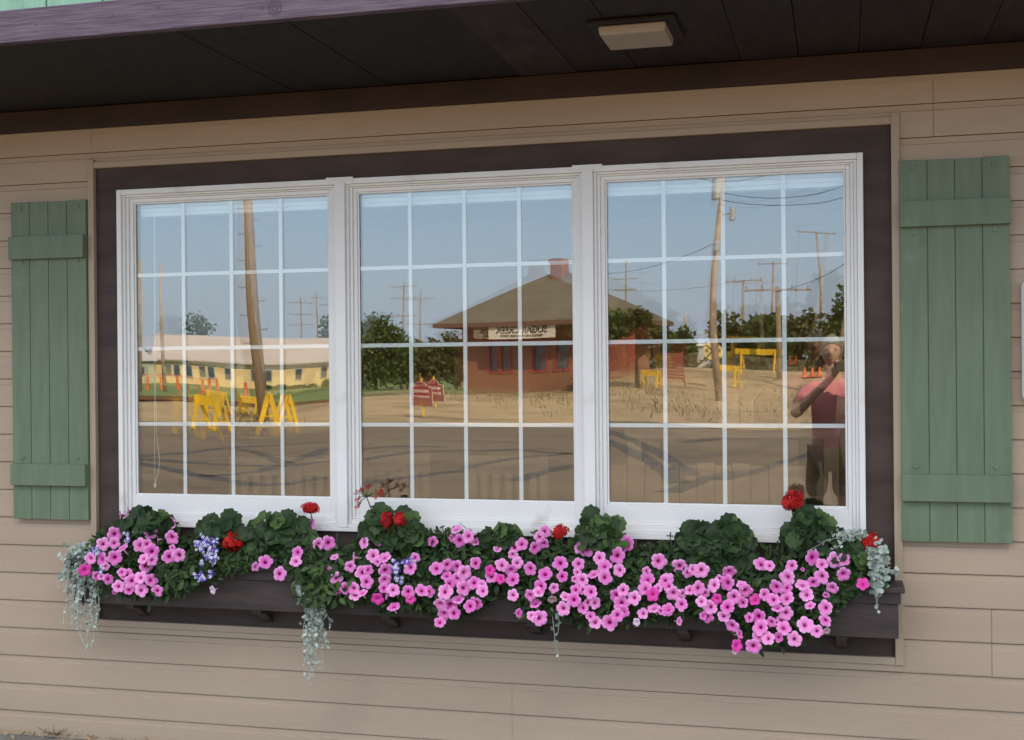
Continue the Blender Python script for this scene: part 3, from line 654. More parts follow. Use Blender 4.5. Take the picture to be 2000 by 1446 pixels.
GER = [ # label, leaf regions (px,py,rx,ry,count,leaf px), light share, heads (px,py,rx,ry,n)
    ('low geranium mound without red heads behind the petunia at the silver plant end', [(268,1022,38,20,26,17),(305,1018,22,16,12,15)], .12, []),
    ('geranium with a dense red head beside the violet and white verbena', [(440,1034,44,26,34,18),(478,1050,20,30,12,17)], .12, [(454,1058,24,21,34)]),
    ('broad dark geranium mound with one red head on a stalk at its upper right', [(545,1050,58,46,74,19),(500,1070,22,36,18,18),(585,1085,24,26,14,18)], .06, [(605,993,19,12,26)]),
    ('geranium with a two-lobed red head and a wilting red head', [(735,1022,30,34,34,18),(790,1040,36,34,34,19),(770,1062,36,22,18,18)], .10, [(755,1018,12,20,20),(780,1016,13,17,20)]),
    ('small geranium mound without red heads between two pink flower clumps', [(975,1048,38,20,34,16)], .10, []),
    ('tall light green geranium with one red head to its left', [(1172,1030,34,28,26,20),(1135,1050,34,18,20,18),(1190,1062,26,16,12,18)], .40, [(1093,1039,19,17,22)]),
    ('widest geranium mound without red heads, under the right window', [(1405,1062,64,40,96,20),(1360,1050,28,24,22,18),(1410,1095,60,24,34,19)], .16, []),
    ('tall geranium with one red head reaching up before the glass', [(1582,1025,38,26,34,18),(1560,1050,30,22,20,19),(1610,1052,30,26,20,18)], .10, [(1545,982,23,17,40),(1552,970,18,12,16)]),
    ('end geranium with a red head above the silver plant', [(1650,1085,44,34,26,18),(1680,1100,22,32,14,17)], .22, [(1700,1058,20,21,34)])]
for gi, (lab, regs, light, heads) in enumerate(GER):
    bx = P(regs[0][0], 1120, -.1).x
    t = thing('geranium', (bx, -.1, ZRIM-.04), lab, 'flowering plant', 'geraniums in the window box')
    pos = [[], [], []]; nr = [[], [], []]; dr = [[], [], []]; sz = [[], [], []]; mi = [[], [], []]
    st = MB(); y0 = -.085
    for (cx_, cy_, rx, ry, n, ls) in regs:
        for _ in range(n):
            u = random.uniform(-1, 1); v = random.uniform(-1, 1)
            if u*u+v*v > 1: continue
            k = random.randrange(3); dome = math.sqrt(max(0, 1-u*u-v*v))
            y = y0-.075*dome-random.uniform(0, .02)
            pp = P(cx_+u*rx, cy_+v*ry, y); pos[k].append(tuple(pp))
            nr[k].append((u*.7+random.gauss(.05, .36), -.75*dome-.40+random.gauss(0, .2), -v*.55+.35+random.gauss(0, .36)))
            dr[k].append((u+random.gauss(0, .5), -.3, -v*.6-.35+random.gauss(0, .35)))
            sz[k].append(ls/F*(pp-CAM).dot(_fw)*random.uniform(.8, 1.12)); mi[k].append(2 if random.random() < light else random.choice((0, 0, 1)))
            q = Vector((bx+(pp.x-bx)*.45, -.08, ZRIM-.02)); st.tube([pp, (pp+q)/2+Vector((0, .01, .01)), q], .0018, 5)
    mb = MB()
    for k in range(3):
        if pos[k]: mb.scatter(GL[k][0], GL[k][1], np.array(pos[k]), np.array(nr[k]), np.array(dr[k]), sz[k], mi[k])
    mb.build('foliage', m_ger, t, smooth=True)
    for (hx_, hy_, rx, ry, n) in heads:
        yh = -.175 if hy_ > 1000 and gi not in (8,) else -.12
        if gi == 7: yh = -.10
        c = P(hx_, hy_, yh); sx_ = rx/F*(c-CAM).dot(_fw); sz_ = ry/F*(c-CAM).dot(_fw)
        pos_ = []; nr_ = []; dr_ = []; s_ = []; m_ = []
        for _ in range(int(n*2.3)):
            d = Vector((random.gauss(0, 1), random.gauss(-.3, 1), random.gauss(.1, 1))).normalized(); q = random.uniform(.25, .95)**.7
            pos_.append((c.x+d.x*sx_*q, c.y+d.y*sx_*.85*q, c.z+d.z*sz_*q)); nr_.append(tuple(d+Vector((random.gauss(0, .3), -.25, random.gauss(0, .3))))); dr_.append((random.gauss(0, 1), random.gauss(0, 1), random.gauss(0, 1)))
            s_.append(random.uniform(.0105, .0145)); m_.append(random.choices((0, 1, 2), (.5, .2, .3))[0])
        MB().scatter(FLT, FLF, np.array(pos_), np.array(nr_), np.array(dr_), s_, m_).build('flower_head', m_red, t)
        q = Vector((c.x+(bx-c.x)*.5, -.08, ZRIM)); st.tube([c, c+Vector((.006, .01, -.05)), (c+q)/2+Vector((.01, .01, 0)), q], .0026, 6)
    if gi == 3:                      # head gone over: a few florets left on bare stalks
        c = P(716, 971, -.115); pos_ = []; nr_ = []; s_ = []
        for (a, b_) in ((697,965),(699,975),(700,985),(706,954),(713,951),(722,950),(735,957),(737,965),(699,990),(745,958),(746,964),(704,958)):
            e = P(a, b_, -.12+random.uniform(-.02, .02)); st.tube([c, (c+e)/2+Vector((0, 0, .006)), e], .0012, 5)
            pos_ += [tuple(e+Vector((random.gauss(0, .004), random.gauss(0, .004), random.gauss(0, .004)))) for _ in range(2)]
        n_ = len(pos_)
        MB().scatter(FLT, FLF, np.array(pos_), rng.normal(0, 1, (n_, 3))+np.array([0, -.7, 0]), rng.normal(0, 1, (n_, 3)), [.009]*n_, [random.choice((0, 0, 1)) for _ in range(n_)]).build('flower_head', m_red, t)['label'] = 'wilting red flower head with few petals left'
        q = P(727, 1000, -.10); st.tube([c, q, Vector((bx, -.08, ZRIM))], .0024, 6)
    st.build('stem', m_stem, t, smooth=True)

# verbena, violet with white
VB = [('violet and white verbena spike beside the dense red geranium head', [(402,1062,20,16,26),(418,1050,12,14,20),(412,1085,12,20,30),(386,1066,8,10,10)], 1),
      ('small violet and white verbena under a pink flower in the middle petunias', [(774,1112,8,26,18),(796,1098,12,6,8),(782,1135,10,12,6)], 1),
      ('few violet verbena blooms among pink petunias near the long silver plant', [(187,1078,9,8,12),(250,1042,10,5,8),(252,1055,5,5,5),(196,1115,6,12,6),(262,1040,4,4,3)], 0),
      ('sparse white and violet verbena hanging over the box rim below the violet spike', [(392,1126,12,10,12),(410,1122,6,6,6),(393,1102,4,4,3)], 1)]
for lab, regs, _ in VB:
    b0 = P(regs[0][0], regs[0][1]+25, -.12); t = thing('verbena', (b0.x, -.12, b0.z), lab, 'flowering plant', 'violet and white verbena')
    pos_ = []; m_ = []; st = MB(); lp = []
    st.tube([P(a, b_, bulge(a, b_)+.01*(q % 2)) for q, (a, b_, rx, ry, n) in enumerate(regs)]+[b0], .002, 5)
    for (a, b_, rx, ry, n) in regs:
        for _ in range(n):
            u, v = random.gauss(0, .5), random.gauss(0, .5); x, yv = a+max(-1, min(1, u))*rx, b_+max(-1, min(1, v))*ry
            e = P(x, yv, bulge(x, yv)-.035+random.uniform(-.012, .012)); pos_.append(tuple(e)); m_.append(0)
            if random.random() < .95: pos_.append(tuple(e+Vector((random.gauss(0, .004), -.003, random.gauss(0, .004))))); m_.append(1)
        for _ in range(8): lp.append(tuple(P(a+random.gauss(0, rx), b_+random.gauss(4, ry), bulge(a, b_)+.01)))
    n_ = len(pos_); MB().scatter(FLT, FLF, np.array(pos_), rng.normal(0, .5, (n_, 3))+np.array([.1, -1, .1]), rng.normal(0, 1, (n_, 3)), [.0085 if q == 0 else .0070 for q in m_], m_).build('blossoms', m_verb, t)
    st.build('stem', m_stem, t); k = len(lp)
    MB().scatter(LT, LF, np.array(lp), rng.normal(0, .6, (k, 3))+np.array([0, -1, .5]), rng.normal(0, 1, (k, 3)), [.03]*k, [random.choice((0, 1)) for _ in range(k)]).build('foliage', m_leaf, t, smooth=True)

# silver trailing plants
SLT, SLF = ger_leaf(1)
def silver(lab, strands, base, head=None, green=.12, step=.011, ls=(.006, .0105)):
    t = thing('silver_trailing_plant', base, lab, 'trailing plant', 'silver trailing plants')
    st = MB(); pos_ = []; nr_ = []; dr_ = []; s_ = []; m_ = []
    for pts, dens in strands:
        pts = [Vector(p) for p in pts]; fine = []
        for a in range(len(pts)-1):
            p0 = pts[max(a-1, 0)]; p1 = pts[a]; p2 = pts[a+1]; p3 = pts[min(a+2, len(pts)-1)]
            for q in range(6):
                u = q/6; fine.append(.5*((2*p1)+(p2-p0)*u+(2*p0-5*p1+4*p2-p3)*u*u+(3*p1-p0-3*p2+p3)*u**3))
        fine.append(pts[-1]); L = 0
        st.tube(fine, [.0017-.0009*i/len(fine) for i in range(len(fine))], 5)
        if len(strands) <= 3: st.build('stem', m_silverstem, t, smooth=True); st = MB()
        nseg = len(fine)-1
        for i in range(nseg):
            seg = fine[i+1]-fine[i]; k = int(seg.length/step*dens*(1-.55*(i/nseg))+random.random())
            for _ in range(k):
                p = fine[i]+seg*random.random()+Vector((random.gauss(0, .006), random.gauss(-.004, .006), random.gauss(0, .004)))
                pos_.append(tuple(p)); nr_.append((random.gauss(0, .7), -1+random.gauss(0, .4), random.gauss(.45, .6))); dr_.append((random.gauss(0, 1), random.gauss(0, .4), random.gauss(.2, 1)))
                s_.append(random.uniform(*ls)*(1-.35*i/nseg)); m_.append(2 if random.random() < green else random.choice((0, 0, 1)))
    if head:
        for (a, b_, rx, ry, n, y) in head:
            for _ in range(n):
                u, v = random.gauss(0, .5), random.gauss(0, .5); p = P(a+u*rx, b_+v*ry, y+random.uniform(-.03, .03)); pos_.append(tuple(p))
                nr_.append((random.gauss(0, .6), -1+random.gauss(0, .3), random.gauss(.7, .5))); dr_.append((random.gauss(0, 1), random.gauss(0, .4), random.gauss(.2, 1))); s_.append(random.uniform(*ls)*1.1); m_.append(2 if random.random() < green*1.8 else random.choice((0, 0, 1)))
    if len(strands) > 3: st.build('stem', m_silverstem, t, smooth=True)
    MB().scatter(SLT, SLF, np.array(pos_), np.array(nr_), np.array(dr_), s_, m_).build('foliage', m_silver, t, smooth=True)
def hang(x0, y0, x1, y1, yd=-.20, w=6):
    k = 5; return [P(x0+(x1-x0)*(q/k)**.8+random.uniform(-w, w)*(0 < q < k), y0+(y1-y0)*q/k, yd+.10*max(0, 1-q*1.2)+random.uniform(-.01, .01)) for q in range(k+1)]
ss = []
for q in range(34):
    xa = random.uniform(135, 205); xe = min(188, max(118, xa-12+random.gauss(0, 14))); ye = random.uniform(1150, 1225)
    ss.append((hang(xa, random.uniform(1068, 1090), xe, ye, -.175+random.uniform(-.04, .04)), 1.0))
for xe, ye in ((122,1222),(132,1226),(168,1262),(182,1256),(176,1240),(158,1238),(190,1236)): ss.append((hang(random.uniform(145, 190), 1085, xe, ye, -.18), .6))
ss.append(([P(160, 1120, -.19), P(152, 1190, -.2), P(155, 1232, -.2), P(163, 1255, -.2), P(174, 1265, -.2), P(181, 1255, -.2), P(183, 1238, -.2)], .35))
silver('long silver trailing plant spilling over the box end by the left shutter', ss, (P(165, 1090, -.1).x, -.1, ZRIM-.04), [(170, 1075, 38, 16, 120, -.12), (155, 1110, 36, 34, 200, -.17)])
ss = []
for q in range(16):
    xa = random.uniform(585, 650); xe = random.gauss(612, 14); ss.append((hang(xa, random.uniform(1110, 1150), xe, random.uniform(1230, 1300), -.24+random.uniform(-.03, .02)), 1.15))
for xe, ye in ((606,1335),(598,1318),(628,1312),(612,1322),(640,1268)): ss.append((hang(random.uniform(598, 632), 1160, xe, ye, -.235), .5))
ss.append(([P(588, 1120, -.21), P(580, 1150, -.23), P(584, 1180, -.23)], .9)); ss.append(([P(604, 1310, -.235), P(607, 1330, -.235), P(608, 1350, -.235)], .3))
silver('narrow silver tail hanging below green shoots left of the middle window', ss, (P(615, 1110, -.1).x, -.1, ZRIM-.04), None, .08, .0105, (.007, .0115))
silver('single sparse silver strand hanging below pink flowers under the middle window', [([P(1078, 1170, -.24), P(1079, 1200, -.25), P(1082, 1230, -.25), P(1086, 1265, -.25), P(1094, 1294, -.25)], .55), ([P(1088, 1190, -.25), P(1092, 1215, -.25), P(1089, 1240, -.25)], 1.0)], (P(1080, 1150, -.1).x, -.1, ZRIM-.04), None, .5, .013, (.008, .011))
ss = []
for (x0, y0, x1, y1, x2, y2) in ((1690,1062,1640,1040,1575,1078),(1695,1062,1650,1045,1600,1060),(1690,1058,1655,1050,1632,1072),(1700,1060,1665,1042,1640,1046)):
    ss.append(([P(x0, y0, -.10), P((x0+x1)/2, (y0+y1)/2-6, -.13), P(x1, y1, -.15), P((x1+x2)/2, (y1+y2)/2+1, -.17), P(x2, y2, -.19)], .9))
for xe, ye in ((1715,1198),(1712,1190),(1722,1165),(1735,1130),(1740,1120),(1728,1150),(1718,1160),(1710,1170),(1738,1100)): ss.append((hang(random.uniform(1695, 1720), 1070, xe, ye, -.20, 4), .95))
silver('silver plant arching both ways at the box end by the right shutter', ss, (P(1700, 1090, -.1).x, -.1, ZRIM-.04), [(1665, 1046, 42, 14, 90, -.13), (1720, 1105, 18, 34, 130, -.19), (1712, 1140, 14, 22, 40, -.2)], .06, .011, (.0065, .0105))

# dried sprig and litter where the siding meets the pavement
c = PZ(112, 1436, .0); wd_ = thing('dried_weed', (c.x, -.03, 0), 'small dried weed sprig at the foot of the siding', 'weed')
b = MB()
for (a, q) in ((72,1420),(105,1416),(126,1422),(135,1421),(95,1428),(118,1426)):
    e = P(a, q, -.03); b.tube([(c.x, -.032, .0), ((c.x+e.x)/2, -.04, e.z*.35+.004), (e.x, -.03, e.z)], [.0022, .0016, .0008], 5)
b.build('stem', m_tie, wd_)
n_ = 260; xs_ = rng.uniform(-3.8, -2.4, n_); lp = np.stack([xs_, -np.abs(rng.normal(0, .05, n_))-.004, np.full(n_, .006)], 1)
tag(MB().scatter(LT, LF, lp, rng.normal(0, .5, (n_, 3))+np.array([0, -.3, 1]), rng.normal(0, 1, (n_, 3)), rng.uniform(.01, .028, n_), [0]*n_).build('leaf_litter', m_dry), kind='stuff')

# ------------------------------------------------------------------ the street in front of the house (seen mirrored in the panes)
def sheet(name, pts, z, m, kind='structure'):
    b = MB(); b.add([(p[0], p[1], z) for p in pts], [tuple(range(len(pts)))]); o = b.build(name, m); o['kind'] = kind; return o
sheet('ground', [(-900, -1200), (900, -1200), (900, 400), (-900, 400)], -.06, m_dirt)
b = MB(); b.box(-40, 40, -2.2, -.002, -.2, -.014); struct('pavement', b, m_conc)
RD = 30.5
road = sheet('road', [(-120, -RD), (120, -RD), (120, -2.2), (-120, -2.2)], -.03, m_asphalt)
tl = MB()
def tar(pts, w=.13):
    q = [MG(a, b_, -.026) for a, b_ in pts]; L = []
    for i, p in enumerate(q):
        d = (q[min(i+1, len(q)-1)]-q[max(i-1, 0)]); d.z = 0; d.normalize(); n = Vector((-d.y, d.x, 0))*w*random.uniform(.35, .6); L += [p+n, p-n]
    tl.add(L, [(2*i, 2*i+1, 2*i+3, 2*i+2) for i in range(len(q)-1)])
for c in ([(262,894),(310,889),(360,884),(405,876),(450,870),(540,864),(645,862)], [(262,897),(360,902),(450,906),(560,908),(645,900)], [(262,903),(330,915),(390,928),(450,938),(500,946),(560,944),(645,932)],
          [(385,928),(440,925),(500,919),(560,905),(645,873)], [(450,872),(500,880),(560,903)], [(700,900),(800,884),(905,878),(1010,876),(1120,886)], [(700,880),(760,874),(860,872)], [(905,912),(960,900),(1010,893),(1120,884)], [(1010,938),(1060,922),(1125,908)],
          [(700,944),(800,930),(900,918)], [(1195,848),(1240,864),(1290,888),(1345,925)], [(1188,864),(1240,886),(1290,914),(1320,940)], [(1395,934),(1480,914),(1545,893),(1650,868)], [(1300,958),(1360,934),(1430,915)], [(1340,862),(1400,850),(1500,846),(1650,852)]):
    fine = []
    for (a, b_), (c2, d2) in zip(c, c[1:]):
        for q in range(6): u = q/6; fine.append((a+(c2-a)*u, b_+(d2-b_)*u+random.uniform(-.6, .6)))
    tar(fine+[c[-1]], .30)
o = tl.build('crack_sealant', m_tar, road)
# gravel lot rising to the depot
gx = np.linspace(-75, 60, 90); gd = np.linspace(RD+.0, 76, 44)
xm = M(880, 700, 52).x; xr = M(1700, 700, 50).x+14
xc = M(1440, 700, 62).x
def gz(x, d):
    s = lambda a, b_, t: (lambda q: q*q*(3-2*q))(min(1, max(0, (t-a)/(b_-a))))
    h = .46*s(33, 50, d)*s(xm-7, xm+2, x)+.035*math.sin(x*.9+d*.4)*math.sin(d*.7)*s(RD, RD+4, d)+.05*math.sin(x*.23+1)*s(RD+1, RD+8, d)
    h += 1.25*math.exp(-((x-xc)/8.5)**2-((d-63)/7.5)**2)
    return h-.02
b = MB(); b.add([(x, -d, gz(x, d)) for d in gd for x in gx], [(j*90+i, j*90+i+1, (j+1)*90+i+1, (j+1)*90+i) for j in range(43) for i in range(89)])
struct('gravel_lot', b, m_gravel, smooth=True)
xt = M(905, 760, 60).x
b = MB(); b.add([(-90, -50.5, .045), (xt-6, -52, .045), (xt, -56, .05), (xt-4, -59, .05), (-90, -59.5, .05)], [(0, 4, 3, 2, 1)]); struct('track_bed', b, m_rust)
for d in (52.6, 54.1):
    t = thing('rail', (-45, -d, .05), ['rusty rail nearest the gravel, running behind the yellow barricades', 'rusty rail nearest the grass, running behind the yellow barricades'][d > 53], 'rail', 'rails of the track')
    b = MB(); b.box(-90, xt-5, -d-.035, -d+.035, .16, .19); b.box(-90, xt-5, -d-.012, -d+.012, .06, .16); b.box(-90, xt-5, -d-.07, -d+.07, .05, .065); b.build('rail_bar', m_rail, t)
sheet('grass_field', [(-130, -60), (xt-2, -59.5), (xt+8, -76), (xt+10, -170), (-130, -170)], .06, m_grass)
sheet('side_street', [(xt-8, -62), (xt+6, -58), (xt+14, -66), (xt-6, -67)], .075, m_asphalt)

def facade_frame(A, B):
    A = Vector((A.x, A.y, 0)); B = Vector((B.x, B.y, 0)); u = (B-A); w = u.length; u.normalize(); n = Vector((-u.y, u.x, 0))
    if n.y < 0: n = -n
    return A, u, n, w
# brick depot
A, u, n, Wd = facade_frame(MA(909, 700, 65), MA(1150, 700, 60.5))
dz0 = .30; dzE = 3.95
dep = thing('brick_depot', A+Vector((0, 0, dz0)), 'red brick depot with olive hip roof and brick chimney, mirrored in the middle window', 'building')
Dd = 6.2
def L3(a, bk, z): p = A+u*a-n*bk; return (p.x, p.y, z)
wins = [(1.55, 2.2), (2.27, 2.95), (4.15, 5.1), (5.45, 6.4), (6.75, 7.3)]
wins = [w_ for w_ in wins if w_[1] < Wd-.15]
wz0, wz1 = 1.62, 3.15
b = MB(); b.uv = []
def wall_quad(a0, a1, z0, z1):
    b.add([L3(a0, 0, z0), L3(a1, 0, z0), L3(a1, 0, z1), L3(a0, 0, z1)], [(0, 1, 2, 3)]); b.uv.append([(a0, z0), (a1, z0), (a1, z1), (a0, z1)])
cur = 0.
wall_quad(0, Wd, dz0-.4, wz0); wall_quad(0, Wd, wz1, dzE+.2)
for a0, a1 in wins: wall_quad(cur, a0, wz0, wz1); cur = a1
wall_quad(cur, Wd, wz0, wz1)
for (p, q, s) in (((0, 0), (0, Dd), Dd), ((Wd, 0), (Wd, Dd), Dd), ((0, Dd), (Wd, Dd), Wd)):
    b.add([L3(p[0], p[1], dz0-.4), L3(q[0], q[1], dz0-.4), L3(q[0], q[1], dzE+.2), L3(p[0], p[1], dzE+.2)], [(0, 1, 2, 3)]); b.uv.append([(0, 0), (s, 0), (s, 4), (0, 4)])
b.build('wall', m_brick, dep)
for a0, a1 in wins:
    f = MB()
    for (x0, x1, z0, z1) in ((a0, a0+.09, wz0, wz1), (a1-.09, a1, wz0, wz1), (a0+.09, a1-.09, wz1-.1, wz1), (a0-.06, a1+.06, wz0-.10, wz0), (a0+.09, a1-.09, (wz0+wz1)/2-.03, (wz0+wz1)/2+.03)):
        pts = [L3(x, d, z) for d in (-.04, .10) for x, z in ((x0, z0), (x1, z0), (x1, z1), (x0, z1))]
        f.add(pts, [(0, 1, 2, 3), (7, 6, 5, 4), (0, 4, 5, 1), (1, 5, 6, 2), (2, 6, 7, 3), (3, 7, 4, 0)])
    fo = f.build('window', m_redtrim, dep)
    f = MB(); f.add([L3(a0, .07, wz0), L3(a1, .07, wz0), L3(a1, .07, wz1), L3(a0, .07, wz1)], [(0, 1, 2, 3)]); f.build('pane', m_winglass, fo)
ov = 1.05; zr = 6.6; ra, rb = Wd*.44, Wd*.56
b = MB(); b.add([L3(-ov, -ov, dzE), L3(Wd+ov, -ov, dzE), L3(Wd+ov, Dd+ov, dzE), L3(-ov, Dd+ov, dzE), L3(ra, Dd/2, zr), L3(rb, Dd/2, zr)], [(0, 1, 5, 4), (1, 2, 5), (2, 3, 4, 5), (3, 0, 4), (0, 3, 2, 1)])
b.build('roof', m_shingle, dep)
b = MB()
for (p, q) in (((-ov, -ov), (Wd+ov, -ov)), ((-ov, -ov), (-ov, Dd+ov)), ((Wd+ov, -ov), (Wd+ov, Dd+ov))):
    b.bar(L3(*p, dzE-.09), L3(*q, dzE-.09), .06, .22)
b.build('eave_board', m_browntrim, dep)
b = MB(); b.uv = None
for a, bk, s, z0, z1 in ((ra+.55, Dd/2-.3, .34, 5.9, 7.25),):
    pts = [L3(a+i*s, bk+j*s, z) for z in (z0, z1) for i, j in ((-1, -1), (1, -1), (1, 1), (-1, 1))]
    b.add(pts, [(0, 3, 2, 1), (4, 5, 6, 7), (0, 1, 5, 4), (1, 2, 6, 5), (2, 3, 7, 6), (3, 0, 4, 7)])
    pts = [L3(a+i*s*1.15, bk+j*s*1.15, z) for z in (z1-.2, z1-.05) for i, j in ((-1, -1), (1, -1), (1, 1), (-1, 1))]
    b.add(pts, [(0, 3, 2, 1), (4, 5, 6, 7), (0, 1, 5, 4), (1, 2, 6, 5), (2, 3, 7, 6), (3, 0, 4, 7)])
b.build('chimney', mat('chimney_brick', (.30, .10, .05), .9, var=.3, scale=6), dep)
# signboard under the eave
sA = A+u*2.35+n*(ov-.10); sB = A+u*6.1+n*(ov-.10); mid = (sA+sB)/2; zs = 3.52
sg = thing('signboard', (mid.x, mid.y, zs-.3), 'long cream signboard lettered in black, hanging from the brick depot eave', 'sign')
b = MB(); b.bar((sA.x, sA.y, zs), (sB.x, sB.y, zs), .05, .72); b.build('board', m_signw, sg)
b = MB()
for q in (.1, .9):
    p = sA.lerp(sB, q); b.tube([(p.x, p.y, zs+.36), (p.x, p.y, dzE-.1)], .012, 6)
b.build('hanger', m_black, sg)
to = mid+n*.032
text_mesh('SUGAR CREEK', .45, m_black, sg, (to.x, to.y, zs+.04), -u, (0, 0, 1), .008)
text_mesh('FREIGHT AND PASSENGER OFFICE', .155, m_black, sg, (to.x, to.y, zs-.23), -u, (0, 0, 1), .008)

# long yellow shed and pale green shed
A2, u2, n2, W2 = facade_frame(MA(309, 700, 135), MA(720, 700, 139))
shd = thing('long_shed', A2, 'long yellow shed with pale metal roof, mirrored in the window beside the left shutter', 'building')
def L4(a, bk, z): p = A2+u2*a-n2*bk; return (p.x, p.y, z)
def slab(mb, a0, a1, b0, b1, z0, z1, Lf):
    pts = [Lf(a, bk, z) for z in (z0, z1) for a, bk in ((a0, b0), (a1, b0), (a1, b1), (a0, b1))]
    mb.add(pts, [(0, 3, 2, 1), (4, 5, 6, 7), (0, 1, 5, 4), (1, 2, 6, 5), (2, 3, 7, 6), (3, 0, 4, 7)])
b = MB(); slab(b, 0, W2, 0, 14, 0, 2.75, L4); b.build('wall', m_cream, shd)
b = MB(); b.add([L4(-.6, -.6, 2.72), L4(W2+.6, -.6, 2.72), L4(W2+.6, 7, 5.3), L4(-.6, 7, 5.75), L4(W2+.6, 14.6, 2.72), L4(-.6, 14.6, 2.72), L4(-.6, -.6, 2.58), L4(W2+.6, -.6, 2.58)], [(0, 1, 2, 3), (3, 2, 4, 5), (6, 7, 1, 0), (0, 3, 5), (1, 4, 2)]); b.build('roof', m_roofw, shd)
for a in (1.4, 2.3, 3.6, 5.0, 5.9, 7.6, 10.2, 11.6, 14.6, 17.2, 19.0):
    f = MB(); w_ = .75; slab(f, a-w_/2, a+w_/2, -.06, .02, .85, 2.15, L4); fo = f.build('window', m_grey, shd)
    f = MB(); slab(f, a-w_/2+.09, a+w_/2-.09, -.075, -.062, .94, 2.06, L4); f.build('pane', m_winglass, fo)
A3, u3, n3, W3 = facade_frame(MA(215, 700, 128), MA(306, 700, 131))
gs = thing('green_shed', A3, 'pale green shed with grey roof left of the long yellow shed', 'building')
def L5(a, bk, z): p = A3+u3*a-n3*bk; return (p.x, p.y, z)
b = MB(); slab(b, 0, W3, 0, 9, 0, 2.5, L5); b.build('wall', m_palegreen, gs)
b = MB(); b.add([L5(-.3, -.4, 2.45), L5(W3+.3, -.4, 2.45), L5(W3+.3, 4.5, 3.9), L5(-.3, 4.5, 3.9), L5(W3+.3, 9.4, 2.45), L5(-.3, 9.4, 2.45)], [(0, 1, 2, 3), (3, 2, 4, 5), (0, 3, 5), (1, 4, 2)]); b.build('roof', m_grey, gs)
for a in (1.2, 3.4):
    f = MB(); slab(f, a-.5, a+.5, -.05, .02, .9, 1.9, L5); fo = f.build('window', m_grey, gs); f = MB(); slab(f, a-.4, a+.4, -.07, -.052, 1.0, 1.8, L5); f.build('pane', m_winglass, fo)
# grey block building far right
A4, u4, n4, W4 = facade_frame(MA(1342, 690, 96), MA(1392, 690, 96))
gb = thing('grey_garage', A4, 'grey flat-roofed garage beyond the gravel lot', 'building')
def L6(a, bk, z): p = A4+u4*a-n4*bk; return (p.x, p.y, z)
b = MB(); slab(b, 0, W4, 0, 6, 0, 3.2, L6); b.build('wall', m_grey, gb)
b = MB(); slab(b, -.2, W4+.2, -.2, 6.2, 3.21, 3.4, L6); b.build('roof', m_white, gb)
b = MB(); slab(b, W4*.2, W4*.75, -.03, -.001, 0, 2.4, L6); b.build('door', m_roofw, gb)

# leaning utility pole by the barricades
pb = MG(513, 815, -.02); pt = MA(470, 250, 44.5)
up = thing('utility_pole', pb, 'leaning brown wooden pole with step spikes beside the yellow barricades', 'utility pole', 'wooden utility poles')
b = MB(); b.tube([pb, pb.lerp(pt, .5), pt], [.20, .185, .165], 14); b.build('shaft', m_pole, up, smooth=True)
b = MB()
for q in range(16):
    p = pb.lerp(pt, .26+q*.045); s = 1 if q % 2 else -1; b.tube([p+Vector((s*.15, 0, 0)), p+Vector((s*.42, 0, 0)), p+Vector((s*.42, 0, .05))], .012, 5)
b.build('step_spike', m_rail, up)
def pole(base, top, r, label, arms=(), armw=2.2, m=m_pole, name='utility_pole', extra=None, grp='wooden utility poles'):
    t = thing(name, base, label, 'utility pole', grp)
    b = MB(); b.tube([base, top], [r, r*.7], 10); b.build('shaft', m, t, smooth=True)
    for a in arms:
        p = Vector(base).lerp(Vector(top), a); c = MB(); c.bar(p+Vector((-armw/2, .1, 0)), p+Vector((armw/2, .1, 0)), .08, .09)
        for s in (-.46, -.22, .22, .46): c.tube([p+Vector((armw*s, .1, .06)), p+Vector((armw*s, .1, .2))], [.03, .045], 6)
        c.build('crossarm', m, t)
    return t
def pp(xb, yb, xt_, yt, depth, r, lab, arms=(), armw=2.2, m=m_pole, grp='wooden utility poles'):
    bs = MA(xb, yb, depth); bs.z = 0; tp = MA(xt_, yt, depth); return pole(bs, tp, r, lab, arms, armw, m, grp=grp)
pp(279, 775, 275, 500, 84, .14, 'slim pale pole closest to the frame, in front of the green shed', m=m_palepole, grp='pale slim poles')
pp(327, 775, 317, 512, 84, .14, 'slim pale pole in front of the left end of the yellow shed', m=m_palepole, grp='pale slim poles')
pp(578, 660, 577, 583, 190, .13, 'thin far pole behind the yellow shed roof, left of two', (.93, .8, .68), 3.5)
pp(606, 660, 605, 575, 200, .13, 'thin far pole behind the yellow shed roof, left of the grey tree', (.95,), 2)
pp(637, 660, 636, 580, 170, .13, 'thin far pole at the mullion behind the yellow shed', (.9, .72), 3.5)
pp(790, 690, 793, 550, 150, .13, 'far pole with three crossarms right of the dark bush', (.96, .84, .66), 3.6)
pp(826, 690, 828, 566, 165, .13, 'far pole with two crossarms above the hedge, left of the depot', (.9, .62), 4.)
pp(1228, 700, 1227, 500, 120, .13, 'thin tall pole behind the depot roof slope', (.75, .84), 2.4)
pp(1362, 700, 1352, 615, 120, .15, 'slim pale pole in front of the grey garage', m=m_palepole, grp='pale slim poles')
pp(1456, 715, 1457, 553, 100, .12, 'pole with one crossarm left of the broad crossarm pole', (.99,), 2.6)
pp(1519, 735, 1514, 565, 62, .14, 'short pole with broad crossarm among the dark trees', (.97,), 2.8)
pp(1500, 700, 1508, 521, 120, .12, 'far pole behind the broad crossarm pole', (.98,), 2.6)
pp(1583, 700, 1589, 460, 105, .12, 'tall far pole with one high crossarm near the photographer', (.99,), 3.2)
pp(1612, 735, 1650, 480, 55, .15, 'leaning dark pole beside the photographer', ())
pp(1238, 735, 1213, 590, 70, .12, 'leaning pale post in front of the brick depot end', m=m_palepole, grp='pale slim poles')
